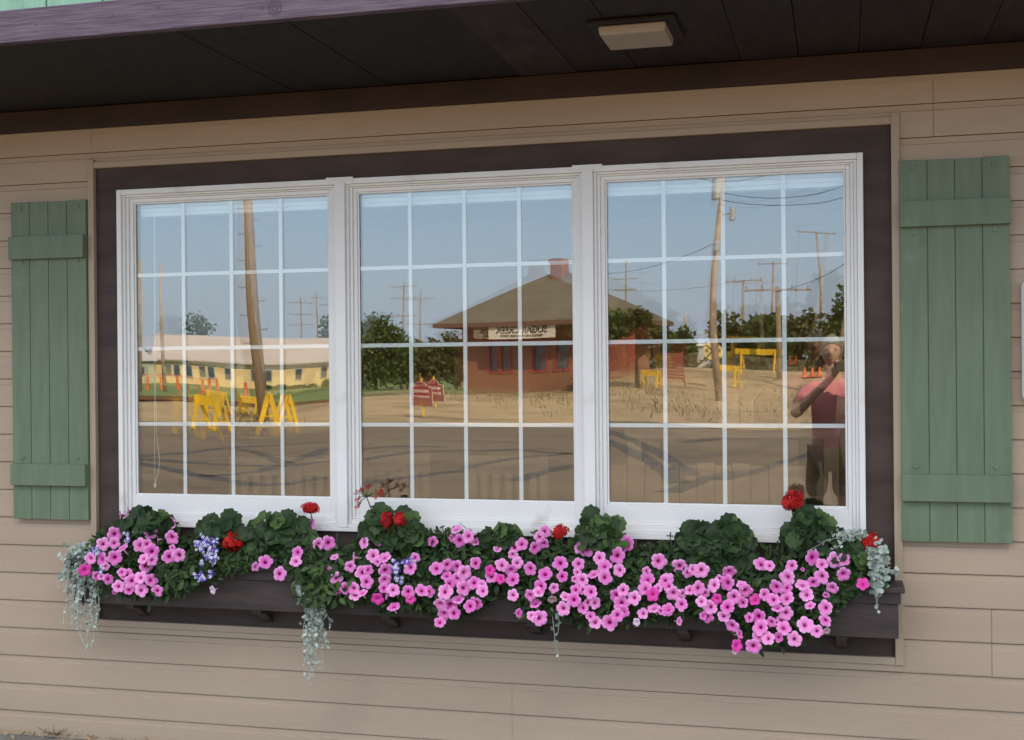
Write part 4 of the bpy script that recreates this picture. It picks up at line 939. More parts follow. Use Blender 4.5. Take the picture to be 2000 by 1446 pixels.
bs = MA(1404, 745, 50); bs.z = .2; tp = MA(1404, 250, 50)
tpole = pole(bs, tp, .15, 'tall utility pole with grey transformer can over the gravel lot', (.98,), 2.4, m_palepole)
for (px, py, h, r) in ((1395, 375, .95, .22), (1429, 428, .55, .13), (1404, 488, .4, .14)):
    p = MA(px, py, 49.6); c = MB(); c.tube([p-Vector((0, 0, h/2)), p-Vector((0, 0, h/2-.04)), p+Vector((0, 0, h/2-.06)), p+Vector((0, 0, h/2))], [r*.8, r, r, r*.5], 12)
    q = MA(1404, py, 50); c.bar(p, q, .06, .06); c.build('transformer', m_steel, tpole, smooth=False)
def wire(pts, depth, lab):
    q = [MA(a, b_, d) for (a, b_), d in zip(pts, depth)]
    b = MB(); b.tube(q, .016, 5); o = b.build('overhead_wire', m_black, loc=q[0]); tag(o, lab, 'wire', 'overhead wires')
def sag(p0, p1, s, n=9): return [(p0[0]+(p1[0]-p0[0])*q/n, p0[1]+(p1[1]-p0[1])*q/n+s*4*(q/n)*(1-q/n)) for q in range(n+1)]
wire(sag((1310, 335), (1540, 338), 28), [49.5]*10, 'deep sagging black wire crossing the tall pole near its transformer')
wire(sag((1404, 385), (1700, 340), 34), [49.5]*10, 'upper black wire running from the tall pole to the right')
wire(sag((1404, 400), (1700, 368), 28), [49.5]*10, 'middle black wire running from the tall pole to the right')
wire(sag((1514, 575), (1720, 445), 20), [61.5]*10, 'black wire rising from the broad crossarm pole')
wire(sag((1150, 530), (1404, 480), 12), [70]*10, 'black wire from the tall pole past the depot chimney')
wire(sag((1150, 560), (1457, 556), 8), [95]*10, 'lowest black wire above the dark trees')

# yellow barricades
def barricade(px, py, ang, L, h, lab, D=None):
    c = MG(px, py, 0); c.z = 0
    if D: c = M(px, py, D); c.z = gz(c.x, D)
    d = Vector((math.cos(ang), math.sin(ang), 0)); e = Vector((-d.y, d.x, 0))
    t = thing('barricade', c, lab, 'barricade', 'yellow sawhorse barricades')
    b = MB(); b.bar(c-d*L/2+Vector((0, 0, h-.10)), c+d*L/2+Vector((0, 0, h-.13)), .05, .28); b.build('board', m_yellow, t)
    for s in (-.36, .36):
        for k in (-1, 1):
            q = c+d*L*s; b = MB(); b.bar(q+e*k*.30, q+e*k*.03+Vector((0, 0, h-.02)), .095, .06, up=d); b.build('leg', m_yellow, t)
        q = c+d*L*s; b = MB(); b.bar(q-e*.22+Vector((0, 0, h*.27)), q+e*.22+Vector((0, 0, h*.27)), .04, .08, up=d); b.build('brace', m_yellow, t)
barricade(409, 838, .35, 1.15, .92, 'yellow barricade nearest the road, leftmost by the gravel edge')
barricade(424, 813, .45, 1.15, .92, 'yellow barricade standing behind the leftmost one')
barricade(524, 821, 1.05, 1.25, 1.0, 'yellow A-frame barricade just right of the leaning pole')
barricade(556, 824, .95, 1.25, .98, 'yellow A-frame barricade furthest right of the leaning pole')
barricade(487, 806, .1, 1.0, .75, 'low yellow barricade in the weeds left of the leaning pole')
barricade(1426, 745, .4, 1.1, 1.0, 'yellow barricade at the foot of the tall transformer pole', 55)
barricade(1482, 742, .25, 2.2, 1.2, 'long yellow barricade on the gravel mound', 60)
barricade(1278, 728, .3, 1.0, .8, 'small yellow barricade near the red safety fence', 52)
# orange marker posts and safety fence
for k, (px, py) in enumerate(((294, 767), (320, 768), (352, 766), (400, 769), (413, 767), (428, 761), (480, 768))):
    c = MG(px, py, .06); c.z = .06
    t = thing('marker_post', c, 'orange marker post on the grass, ' + ['nearest the pale pole at the frame', 'second from the frame, by the other pale pole', 'alone left of the first muntin', 'left of a close pair before the shed', 'right of a close pair before the shed', 'before the shed corner', 'alone near the leaning pole'][k], 'post', 'orange marker posts')
    b = MB(); b.tube([c, c+Vector((0, 0, .05)), c+Vector((0, 0, .06)), c+Vector((0, 0, .95)), c+Vector((0, 0, 1.))], [.17, .16, .11, .10, .05], 10); b.build('tube', m_orange, t)
q = [MA(a, b_, 98) for a, b_ in ((272, 738), (320, 738), (352, 739), (400, 743), (430, 738))]
b = MB(); b.tube(q, .03, 5); tag(b.build('barrier_rope', m_orange, loc=q[0]), 'orange rope strung across the front of the yellow shed', 'rope')
def fence(pts, depth, lab, h=1.1):
    q = []
    for a, b_ in pts:
        p = MA(a, b_, depth); q.append(p)
    t = thing('safety_fence', q[0], lab, 'fence', 'red safety fences')
    b = MB()
    for p, r in zip(q, q[1:]):
        nseg = 8
        for i in range(nseg):
            s0 = p.lerp(r, i/nseg); s1 = p.lerp(r, (i+1)/nseg)
            b.bar(s0+Vector((0, 0, h)), s1+Vector((0, 0, h)), .02, .05)
            for k in range(1, 9): b.bar(s0+Vector((0, 0, h*k/9)), s1+Vector((0, 0, h*k/9)), .015, .06)
            b.bar(s0, s0+Vector((0, 0, h)), .05, .03)
    b.build('mesh_panel', m_fence, t)
    for p in q:
        c = MB(); c.tube([p-Vector((0, 0, .2)), p+Vector((0, 0, h+.12))], .03, 6); c.build('post', m_redtrim, t)
fence([(1190, 738), (1222, 728), (1245, 722)], 50, 'red mesh safety fence before the brick depot end', 1.25)
fence([(1306, 748), (1342, 748)], 50, 'red mesh safety fence panel on the open gravel', 1.1)
# traffic cones
for k, (px, py) in enumerate(((1577, 705), (1590, 703), (1563, 699))):
    c = MA(px, py, 62); c.z = gz(c.x, -c.y); t = thing('traffic_cone', c, ['orange traffic cone nearest the photographer on the left of his head', 'orange traffic cone right beside the head of the photographer', 'orange traffic cone farthest from the photographer'][k], 'traffic cone', 'orange traffic cones')
    b = MB(); b.tube([c+Vector((0, 0, .04)), c+Vector((0, 0, .52))], [.13, .025], 12); b.build('body', m_orange, t); b = MB(); b.box(c.x-.16, c.x+.16, c.y-.16, c.y+.16, c.z, c.z+.04); b.build('base', m_black, t)
# railway advance warning disc
c = MA(1401, 684, 58); t = thing('warning_sign', (c.x, c.y, .4), 'round pale yellow railway warning sign with black cross', 'sign')
b = MB(); nn = 28; v = [(c.x+.42*math.cos(2*math.pi*i/nn), c.y+dy, c.z+.42*math.sin(2*math.pi*i/nn)) for dy in (.0, .03) for i in range(nn)]
b.add(v, [tuple(range(nn)), tuple(range(2*nn-1, nn-1, -1))]+[(i, nn+i, nn+(i+1) % nn, (i+1) % nn) for i in range(nn)]); b.build('disc', mat('pale_sign_yellow', (.75, .62, .25), .5), t)
b = MB(); 
for s in (-1, 1): b.bar((c.x-.27*s, c.y+.036, c.z-.27), (c.x+.27*s, c.y+.036+.002*s, c.z+.27), .06, .006, up=(0, 1, 0))
b.build('cross_mark', m_black, t)
text_mesh('R', .22, m_black, t, (c.x+.27, c.y+.034, c.z), (-1, 0, 0), (0, 0, 1), .006); text_mesh('R', .22, m_black, t, (c.x-.27, c.y+.034, c.z), (-1, 0, 0), (0, 0, 1), .006)
b = MB(); b.tube([(c.x, c.y-.04, .3), (c.x, c.y-.04, c.z+.3)], .035, 8); b.build('post', m_steel, t)
# maroon signs on yellow posts
def maroon(px, py, pyb, w, h, lab):
    g = MG(px, pyb, -.0); d = -g.y; g.z = 0; top = M(px, py, d).z
    t = thing('yard_sign', (g.x, g.y, 0), lab, 'sign', 'maroon signs on yellow posts')
    x, y = g.x, g.y; z0 = top-h
    poly = [(x-w/2, z0), (x+w/2, z0), (x+w/2, top-h*.26), (x+w*.26, top-h*.20), (x+w*.20, top-h*.06), (x, top), (x-w*.20, top-h*.06), (x-w*.26, top-h*.20), (x-w/2, top-h*.26)]
    b = MB(); b.prism(poly, y-.03, y+.0, 0); b.build('board', m_maroon, t)
    k = 1.05; cxx, czz = x, (z0+top)/2
    b = MB(); b.prism([(cxx+(a-cxx)*k, czz+(q-czz)*k) for a, q in poly], y-.05, y-.032, 0); b.build('border', m_signtext, t)
    b = MB(); b.tube([(x, y-.09, 0), (x, y-.09, top+.12)], [.045, .045], 8); b.build('post', m_yellow, t)
    text_mesh('PRIVATE', w*.20, m_signtext, t, (x, y+.002, z0+h*.58), (-1, 0, 0), (0, 0, 1), .006)
    text_mesh('PROPERTY', w*.165, m_signtext, t, (x, y+.002, z0+h*.36), (-1, 0, 0), (0, 0, 1), .006)
maroon(824, 748, 817, .72, .80, 'maroon yard sign on a yellow post, the nearer and larger of two before the depot')
maroon(849, 743, 805, .72, .80, 'maroon yard sign on a yellow post, the farther of two before the depot')

# trees and shrubs
def tree(name, lab, px, pyb, pyt, wpx, depth, mats, cat='tree', group=None, trunk=.25, n=1500, ls=.26, seed=0, spread=1., base=.0):
    rs = np.random.default_rng(seed+100); c = MA(px, pyb, depth); sc = depth/F; H = (pyb-pyt)*sc; z0 = c.z if base is None else base
    top = MA(px, pyt, depth).z; H = top-z0; Wr = wpx*sc/2
    t = thing(name, (c.x, c.y, z0), lab, cat, group)
    cz = z0+H*(trunk+(1-trunk)*.5); hz = H*(1-trunk)*.5
    nc = 38; d = rs.normal(0, 1, (nc, 3)); d /= np.linalg.norm(d, axis=1, keepdims=True); rr = rs.uniform(.45, .95, (nc, 1))
    cl = np.array([c.x, c.y, cz])+d*rr*np.array([Wr*.86, Wr*.7, hz*.86]); 
    k = rs.integers(0, nc, n); cr = min(Wr, hz)*.30
    pos = cl[k]+rs.normal(0, cr*.55, (n, 3)); pos[:, 2] = np.maximum(pos[:, 2], z0+.05)
    q = [(0, 0, 0), (.5, .45, .05), (0, 1, 0), (-.5, .45, .05)]
    mi = np.where(rs.random(n) < .2, 2, np.where(rs.random(n) < .5, 1, 0))
    MB().scatter(q, [(0, 1, 2, 3)], pos, rs.normal(0, 1, (n, 3))+np.array([0, .2, .6]), rs.normal(0, 1, (n, 3)), ls*rs.uniform(.7, 1.3, n), mi).build('crown', mats, t)
    b = MB(); b.tube([(c.x, c.y, z0-.1), (c.x+.05*H*.1, c.y, z0+H*.3), (c.x, c.y, cz+hz*.3)], [.05*H*.5+.03, .035*H*.5+.02, .02], 8)
    for i in range(7):
        e = cl[i*5]; s = Vector((c.x, c.y, z0+H*random.uniform(.2, .5))); b.tube([s, (s+Vector(e))/2+Vector((0, 0, .1)), Vector(e)], [.05, .035, .012], 5)
    b.build('trunk', m_trunk, t, smooth=True)
tree('tree', 'loose young tree rising behind the yellow shed roof', 397, 720, 606, 76, 150, m_tree, trunk=.3, n=700, ls=.36, seed=1, spread=1)
tree('tree', 'low dark tree top showing over the shed roof by the leaning pole', 500, 720, 655, 46, 165, m_tree, trunk=.3, n=500, ls=.4, seed=2)
tree('tree', 'rounded tree behind the right end of the yellow shed', 640, 740, 606, 78, 160, m_tree, trunk=.2, n=1100, ls=.42, seed=3)
tree('dense_bush', 'dense dark bush with sunlit top, left of the depot', 735, 756, 615, 130, 84, m_tree, 'bush', None, .0, 4200, .28, 4, base=.06)
tree('dense_bush', 'lower dark bush leaning on the densest bush', 786, 757, 650, 70, 86, m_tree, 'bush', None, .0, 1800, .28, 5, base=.06)
for k, (px, pyt, w) in enumerate(((822, 664, 66), (856, 650, 70), (892, 640, 76))):
    tree('hedge_tree', 'olive hedge tree left of the depot, ' + ['nearest the dark bush', 'between two other hedge trees', 'touching the depot eave'][k], px, 752, pyt, w, 98, m_tree_olive, 'tree', 'olive hedge trees', .0, 1700, .32, 6+k, base=.06)
for k, (px, pyt, w) in enumerate(((1186, 596, 110), (1250, 606, 86), (1305, 622, 70), (1345, 632, 60), (1432, 600, 92), (1478, 612, 80), (1502, 592, 76), (1555, 602, 96), (1610, 598, 96), (1652, 535, 100), (1720, 570, 90))):
    tree('lot_tree', 'dark tree beyond the gravel lot, ' + ['behind the brick depot end', 'rising over the small yellow barricade', 'left of the grey garage', 'right behind the grey garage', 'just right of the tall transformer pole', 'over the foot of the one-armed pole', 'spiky one under the broad crossarm', 'right of the broad crossarm pole', 'behind the head of the photographer', 'tall one beside the leaning dark pole', 'outermost beyond the photographer'][k], px, 725, pyt, w, (57 if k < 2 else 74+2*(k % 3)), m_tree_olive if k % 3 else m_tree, 'tree', 'dark trees beyond the gravel lot', (.36 if k < 2 else .05), 1700, .30, 20+k, base=(.4 if k < 2 else .2))
for k, (px, w, pyt) in enumerate(((518, 26, 747), (545, 36, 749), (572, 34, 752), (600, 30, 752), (636, 34, 741))):
    tree('shed_bush', 'green bush along the foot of the yellow shed, ' + ['at the leaning pole', 'second from the leaning pole', 'in the middle of the row', 'fourth from the leaning pole', 'tallest, at the mullion'][k], px, 765, pyt, w, 128, m_tree, 'bush', 'bushes along the shed', .0, 300, .36, 40+k, base=.06)
# far wood and dry weeds (nobody could count them)
n_ = 9000; a = rng.uniform(-230, 230, n_); dd = 235+rng.uniform(0, 25, n_); hh = (3.5+2.2*np.sin(a*.07)+1.3*np.sin(a*.23+1)+1.0*np.sin(a*.6))*rng.random(n_)**.6+.2
wp = np.stack([a, -dd, hh], 1)
tag(MB().scatter([(0, 0, 0), (.5, .45, .05), (0, 1, 0), (-.5, .45, .05)], [(0, 1, 2, 3)], wp, rng.normal(0, 1, (n_, 3))+np.array([0, .4, .5]), rng.normal(0, 1, (n_, 3)), rng.uniform(1., 2., n_), rng.integers(0, 3, n_)).build('far_wood', m_tree_olive), kind='stuff')
m_weed = [leafmat('dry_weed', (.34, .26, .12), .2), leafmat('dry_weed_green', (.16, .17, .06), .2), leafmat('dry_weed_brown', (.16, .10, .06), .2)]
wpos = []
for (px, py, sx_, sy_, cnt) in ((478, 815, 26, 8, 420), (520, 826, 40, 6, 180), (590, 838, 34, 4, 200), (380, 836, 40, 3, 120), (1000, 786, 80, 6, 320), (1080, 790, 40, 8, 260), (1250, 790, 50, 8, 260), (1330, 806, 80, 6, 220), (900, 790, 50, 8, 120), (1560, 800, 60, 14, 260)):
    for _ in range(cnt):
        g = MG(px+random.gauss(0, sx_), max(772, py+random.gauss(0, sy_)), 0); 
        if -g.y < RD+.3: continue
        wpos.append((g.x, g.y, gz(g.x, -g.y)))
n_ = len(wpos); tv = [(-.06, 0, 0), (.06, 0, 0), (.015, .6, .1), (0, 1, .25)]
tag(MB().scatter(tv, [(0, 1, 2), (0, 2, 3)], np.array(wpos), rng.normal(0, .6, (n_, 3))+np.array([0, 1, 0]), rng.normal(0, .3, (n_, 3))+np.array([0, 0, 1]), rng.uniform(.10, .36, n_), rng.integers(0, 3, n_)).build('dry_weeds', m_weed), kind='stuff')

# ------------------------------------------------------------------ things inside the room
def chair(x, y, rz, lab):
    t = thing('chair', (x, y, -.2), lab, 'chair', 'wooden chairs inside'); t.rotation_euler = (0, 0, rz)
    f = .0
    def part(nm, fn):
        b = MB(); fn(b); o = b.build(nm, m_wood); o.parent = t; ORG[o.name] = (0, 0, 0)
    part('seat', lambda b: b.box(-.21, .21, -.21, .21, .43, .465))
    for sx_ in (-.18, .18):
        part('leg', lambda b: b.box(sx_-.02, sx_+.02, .16, .2, 0, .43)); part('leg', lambda b: b.box(sx_-.02, sx_+.02, -.2, -.16, 0, 1.42))
    def back(b):
        b.box(-.16, .16, -.195, -.165, 1.33, 1.42); b.box(-.16, .16, -.195, -.165, .62, .68)
        for q in range(5): b.box(-.14+q*.062, -.105+q*.062, -.19, -.17, .68, 1.33)
    part('backrest', back)
for k, (px, d, rz) in enumerate(((505, .55, 3.3), (560, .60, 3.2), (610, .52, 3.0), (745, .9, 3.14), (980, .8, 3.2), (1330, .75, 3.14))):
    p = P(px, 940, d)
    chair(p.x, d, rz, 'slat-backed wooden chair inside, ' + ['leftmost behind the first window', 'between two other chairs behind the first window', 'near the mullion behind the first window', 'behind the wilting geranium head', 'behind the middle window right side', 'behind the right window'][k])
pa, pb_ = P(1192, 905, .42), P(1545, 905, .42)
t = thing('bench', ((pa.x+pb_.x)/2, .42, -.2), 'long plank-backed wooden bench inside behind the right window', 'bench')
b = MB(); x = pa.x
while x < pb_.x: b.box(x, x+.072, .42, .44, .3, pa.z+.006*math.sin(x*40)); x += .076
b.build('backrest', m_wood, t)
b = MB(); b.box(pa.x, pb_.x, .441, .9, .24, .28); b.build('seat', m_wood, t)
for x in (pa.x+.03, pb_.x-.1):
    b = MB(); b.box(x, x+.06, .441, .86, -.2, .239); b.build('leg', m_wood, t)
p = P(1420, 838, .75); t = thing('table', (p.x, .75, -.2), 'small wooden table inside behind the right window', 'table')
tz = P(1420, 832, .75).z
b = MB(); b.box(p.x-.42, p.x+.5, .45, 1.15, tz-.04, tz); b.build('tabletop', m_wood, t)
for sx_ in (-.38, .46):
    for sy_ in (.5, 1.1): b = MB(); b.box(p.x+sx_-.03, p.x+sx_+.03, sy_-.03, sy_+.03, -.2, tz-.04); b.build('leg', m_wood, t)
def carton(xa, xb, d0, d1, zh, lab):
    t = thing('carton', ((xa+xb)/2, d0, tz), lab, 'box', 'cartons on the inside table')
    b = MB(); th = .006
    b.box(xa, xb, d0, d0+th, tz+.0005, zh); b.box(xa, xb, d1-th, d1, tz+.0005, zh); b.box(xa, xa+th, d0+th, d1-th, tz+.0005, zh); b.box(xb-th, xb, d0+th, d1-th, tz+.0005, zh); b.box(xa+th, xb-th, d0+th, d1-th, tz+.0005, tz+th); b.build('body', m_card, t)
    b = MB(); b.bar(((xa+xb)/2, d0-.045, zh+.03), ((xa+xb)/2, d0-.002, zh), xb-xa, th); b.bar((xb+.03, (d0+d1)/2, zh+.05), (xb+.002, (d0+d1)/2, zh), d1-d0, th); b.build('flap', m_card, t)
q0, q1 = P(1403, 760, .55), P(1442, 760, .55); carton(q0.x, q1.x, .55, .80, P(1420, 767, .55).z, 'open cardboard carton on the inside table, the taller one')
q0, q1 = P(1446, 775, .58), P(1472, 775, .58); carton(q0.x, q1.x, .58, .78, P(1460, 782, .58).z, 'smaller open cardboard carton beside the taller one')

# ------------------------------------------------------------------ the photographer, standing behind the camera
def skin_mesh(chains, joints, rad, sub=2):
    """chains of joint names -> one grown surface"""
    names = list(joints); idx = {k: i for i, k in enumerate(names)}
    me = bpy.data.meshes.new('sk'); ed = set()
    for c in chains:
        for a, b_ in zip(c, c[1:]): ed.add((idx[a], idx[b_]))
    me.from_pydata([joints[k] for k in names], list(ed), [])
    o = bpy.data.objects.new('sk', me); COL.objects.link(o)
    md = o.modifiers.new('s', 'SKIN'); md.use_smooth_shade = True
    for i, k in enumerate(names):
        r = rad[k] if isinstance(rad[k], tuple) else (rad[k], rad[k]); sv = me.skin_vertices[0].data[i]; sv.radius = r; sv.use_root = (i == 0)
    sb = o.modifiers.new('u', 'SUBSURF'); sb.levels = sub; sb.render_levels = sub
    dg = bpy.context.evaluated_depsgraph_get(); m2 = bpy.data.meshes.new_from_object(o.evaluated_get(dg)); bpy.data.objects.remove(o); bpy.data.meshes.remove(me)
    return m2
def head_mesh(c, tilt=0.):
    """head as a deformed ball: brow, nose, cheeks, chin, ears; faces +y"""
    vs = []; fs = []; nu, nv = 28, 22
    for j in range(nv+1):
        ph = math.pi*j/nv
        for i in range(nu):
            th = 2*math.pi*i/nu; x = math.sin(ph)*math.sin(th); y = math.sin(ph)*math.cos(th); z = math.cos(ph)
            X_, Y_, Z_ = x*.077, y*.098-.005, z*.122
            if z < 0: X_ *= 1-.28*(-z)**1.5; Y_ *= 1-.10*(-z)
            f = max(0, y)
            if f > .2:
                g = lambda a, b_, s: math.exp(-((x*.077-a)**2+(Z_-b_)**2)/(2*s*s))
                Y_ += .026*g(0, -.022, .012)*f+.012*g(0, .0, .010)*f+.006*(g(.032, .028, .014)+g(-.032, .028, .014))*f-.010*(g(.031, .004, .011)+g(-.031, .004, .011))*f+.006*g(0, -.062, .018)*f+.010*g(0, -.102, .02)*f
            vs.append((c[0]+X_, c[1]+Y_, c[2]+Z_))
    for j in range(nv):
        for i in range(nu): fs.append((j*nu+i, (j+1)*nu+i, (j+1)*nu+(i+1) % nu, j*nu+(i+1) % nu))
    for s in (-1, 1):               # ears
        o = len(vs)
        for j in range(5):
            for i in range(8): t = 2*math.pi*i/8; q = math.sin(math.pi*j/4); vs.append((c[0]+s*(.072+.012*j/4), c[1]-.012+.018*q*math.cos(t)-.004*j, c[2]-.005+.032*q*math.sin(t)))
        for j in range(4):
            for i in range(8): fs.append((o+j*8+i, o+j*8+(i+1) % 8, o+(j+1)*8+(i+1) % 8, o+(j+1)*8+i))
    return vs, fs
PX, PY = -.055, -5.40
hd = (-.035, .055, 1.775)
J = {'pelvis': (0, 0, .98), 'waist': (0, .01, 1.13), 'chest': (0, .0, 1.34), 'neckb': (0, .0, 1.53), 'neckt': (-.02, .03, 1.64), 'skull': (-.03, .045, 1.74),
     'shl': (-.19, .0, 1.49), 'ell': (-.30, .15, 1.27), 'wrl': (-.05, .27, 1.53), 'pml': (-.015, .30, 1.575), 'kll': (-.005, .325, 1.615),
     'shr': (.19, .0, 1.49), 'elr': (.31, .14, 1.27), 'wrr': (.15, .27, 1.53), 'pmr': (.128, .30, 1.575), 'klr': (.120, .325, 1.615),
     'hpl': (-.10, 0, .92), 'knl': (-.11, .03, .50), 'anl': (-.11, -.01, .09), 'tol': (-.12, .15, .04),
     'hpr': (.10, 0, .92), 'knr': (.12, .03, .50), 'anr': (.12, -.01, .09), 'tor': (.14, .15, .04)}
RAD = {'pelvis': (.155, .115), 'waist': (.150, .115), 'chest': (.165, .12), 'neckb': .075, 'neckt': .058, 'skull': .062, 'shl': .062, 'ell': .050, 'wrl': .034, 'pml': .030, 'kll': .026,
       'shr': .062, 'elr': .050, 'wrr': .034, 'pmr': .030, 'klr': .026, 'hpl': .090, 'knl': .058, 'anl': .040, 'tol': .035, 'hpr': .090, 'knr': .058, 'anr': .040, 'tor': .035}
CH = [('pelvis', 'waist', 'chest', 'neckb', 'neckt', 'skull'), ('chest', 'shl', 'ell', 'wrl', 'pml', 'kll'), ('chest', 'shr', 'elr', 'wrr', 'pmr', 'klr'), ('pelvis', 'hpl', 'knl', 'anl', 'tol'), ('pelvis', 'hpr', 'knr', 'anr', 'tor')]
for side, s in (('l', -1), ('r', 1)):
    b0 = Vector(J['kl'+side]); 
    for f, (dx, ln) in enumerate(((-.022, .9), (-.008, 1.0), (.007, .95), (.020, .75))):
        a = b0+Vector((s*.012, .006, dx*1.0)); m1 = a+Vector((s*-.012, .030*ln, .0)); m2 = m1+Vector((-s*.026*ln, .012, 0)); m3 = m2+Vector((-s*.020*ln, -.008, 0))
        for q, p in enumerate((a, m1, m2, m3)): J['f%s%d%d' % (side, f, q)] = tuple(p); RAD['f%s%d%d' % (side, f, q)] = (.0095, .0088, .008, .0065)[q]
        CH.append(('kl'+side,)+tuple('f%s%d%d' % (side, f, q) for q in range(4)))
    a = Vector(J['pm'+side]); t1 = a+Vector((-s*.022, -.012, .020)); t2 = t1+Vector((-s*.012, .0, .026)); t3 = t2+Vector((-s*.006, .012, .02))
    for q, p in enumerate((t1, t2, t3)): J['t%s%d' % (side, q)] = tuple(p); RAD['t%s%d' % (side, q)] = (.012, .010, .008)[q]
    CH.append(('pm'+side,)+tuple('t%s%d' % (side, q) for q in range(3)))
man = thing('person', (PX, PY, 0), 'photographer in a pink shirt and dark shorts holding a camera to his face', 'person')
base = skin_mesh(CH, J, RAD, 2)
bm = bmesh.new(); bm.from_mesh(base); hv, hf = head_mesh(hd); vv = [bm.verts.new(v) for v in hv]
for f in hf:
    try: bm.faces.new([vv[i] for i in f])
    except ValueError: pass
me = bpy.data.meshes.new('body'); bm.to_mesh(me); bm.free(); me.materials.clear(); me.materials.append(m_skin); me.polygons.foreach_set('use_smooth', [True]*len(me.polygons)); me.polygons.foreach_set('material_index', [0]*len(me.polygons))
o = bpy.data.objects.new('body', me); COL.objects.link(o); o.parent = man
def cloth(name, chains, grow, m, over=None):
    ks = list(dict.fromkeys(k for c in chains for k in c)); jj = {k: J2[k] for k in ks}
    rr = {k: (tuple(x+grow for x in RAD2[k]) if isinstance(RAD2[k], tuple) else RAD2[k]+grow) for k in ks}
    m2 = skin_mesh(chains, jj, rr, 2); m2.materials.clear(); m2.materials.append(m); m2.polygons.foreach_set('use_smooth', [True]*len(m2.polygons)); m2.polygons.foreach_set('material_index', [0]*len(m2.polygons))
    o = bpy.data.objects.new(name, m2); COL.objects.link(o); o.parent = man; return o
J2 = dict(J); RAD2 = dict(RAD)
mixv = lambda a, b_, t: tuple(Vector(J[a]).lerp(Vector(J[b_]), t))
J2['hem'] = (0, 0, .90); RAD2['hem'] = (.165, .125); J2['slvl'] = mixv('shl', 'ell', .75); RAD2['slvl'] = .060; J2['slvr'] = mixv('shr', 'elr', .75); RAD2['slvr'] = .060; J2['col'] = (0, .005, 1.56); RAD2['col'] = .07
cloth('shirt', [('chest', 'waist', 'pelvis', 'hem'), ('chest', 'neckb', 'col'), ('chest', 'shl', 'slvl'), ('chest', 'shr', 'slvr')], .014, m_pink)
for s in 'lr': J2['sh'+s+'k'] = mixv('hp'+s, 'kn'+s, .85); RAD2['sh'+s+'k'] = .085
J2['pel2'] = (0, 0, .97); RAD2['pel2'] = (.155, .115)
cloth('shorts', [('pel2', 'hpl', 'shlk'), ('pel2', 'hpr', 'shrk')], .016, m_shorts)
for s in 'lr':
    for k, p in (('a', (J['an'+s][0], -.06, .05)), ('b', (J['an'+s][0], .04, .05)), ('c', J['to'+s])): J2['so'+s+k] = p if k != 'c' else (p[0], p[1]+.02, .035)
    RAD2['so'+s+'a'] = .045; RAD2['so'+s+'b'] = .048; RAD2['so'+s+'c'] = .038
    cloth('shoe', [('so'+s+'a', 'so'+s+'b', 'so'+s+'c')], 0, m_white)
b = MB(); vs = []; fs = []; nu, nv = 26, 10                     # short grey hair cap
for j in range(nv+1):
    ph = math.pi*.62*j/nv
    for i in range(nu):
        th = 2*math.pi*i/nu; y = math.sin(ph)*math.cos(th); lim = ph
        if math.cos(th) > .15: lim = min(ph, math.pi*.36+(1-math.cos(th))*.40)
        vs.append((PX+hd[0]+.084*math.sin(lim)*math.sin(th)*(1+.04*math.sin(i*2.3+j)), PY+hd[1]-.007+.106*math.sin(lim)*math.cos(th)*(1+.03*math.sin(i*3.1+j)), hd[2]+.130*math.cos(lim)))
for j in range(nv):
    for i in range(nu): fs.append((j*nu+i, (j+1)*nu+i, (j+1)*nu+(i+1) % nu, j*nu+(i+1) % nu))
b.add(vs, fs).build('hair', m_hair, man, smooth=True)
for s in (-1, 1):
    b = MB(); c = Vector((PX+hd[0]+s*.031, PY+hd[1]+.076, hd[2]+.004)); b.tube([c-Vector((0, .01, 0)), c+Vector((0, .002, 0)), c+Vector((0, .005, 0))], [.009, .008, .003], 10); b.build('eye', m_black, man)
b = MB(); c = Vector((PX+hd[0], PY+hd[1]+.080, hd[2]-.064)); b.tube([c+Vector((-.026, -.012, 0)), c+Vector((0, .004, -.002)), c+Vector((.026, -.012, 0))], [.003, .006, .003], 8); b.build('mouth', mat('lips', (.36, .14, .11), .5), man)
# the camera he holds (its lens just behind the scene camera)
cm = thing('camera', (PX+.055, PY+.34, 1.58), 'black compact camera held in both hands of the photographer', 'camera')
b = MB(); b.box(-.062, .062, -5.075, -5.035, 1.61, 1.685); b.build('body', m_black, cm, bevel=.006)
b = MB(); b.tube([(0, -5.034, 1.648), (0, -5.012, 1.648), (0, -5.0115, 1.648)], [.03, .028, .022], 18); b.build('lens', mat('lens_black', (.03, .03, .035), .2), cm)

# ------------------------------------------------------------------ light, sky, camera
SUN_EL, SUN_AZ = 40, 35            # azimuth from +y towards +x
d = Vector((math.cos(R(SUN_EL))*math.sin(R(SUN_AZ)), math.cos(R(SUN_EL))*math.cos(R(SUN_AZ)), math.sin(R(SUN_EL))))
sl = bpy.data.lights.new('sun', 'SUN'); sl.energy = 4.0; sl.angle = R(.5); sl.color = (1.0, .80, .55)
so_ = bpy.data.objects.new('sun', sl); COL.objects.link(so_); so_.rotation_mode = 'QUATERNION'; so_.rotation_quaternion = d.to_track_quat('Z', 'Y'); so_.location = (0, 0, 30)
w = bpy.data.worlds.new('World'); scene.world = w; w.use_nodes = True; N = w.node_tree.nodes; L = w.node_tree.links
SKY_LOW = .68; SKY_ADDED_VEIL = (6.2, 6.2, 6.4, 1)
sk = N.new('ShaderNodeTexSky'); sk.sky_type = 'NISHITA'; sk.sun_disc = False; sk.sun_elevation = R(SUN_EL); sk.sun_rotation = R(SUN_AZ)
sk.air_density = 1.0; sk.dust_density = .25; sk.ozone_density = 1.5
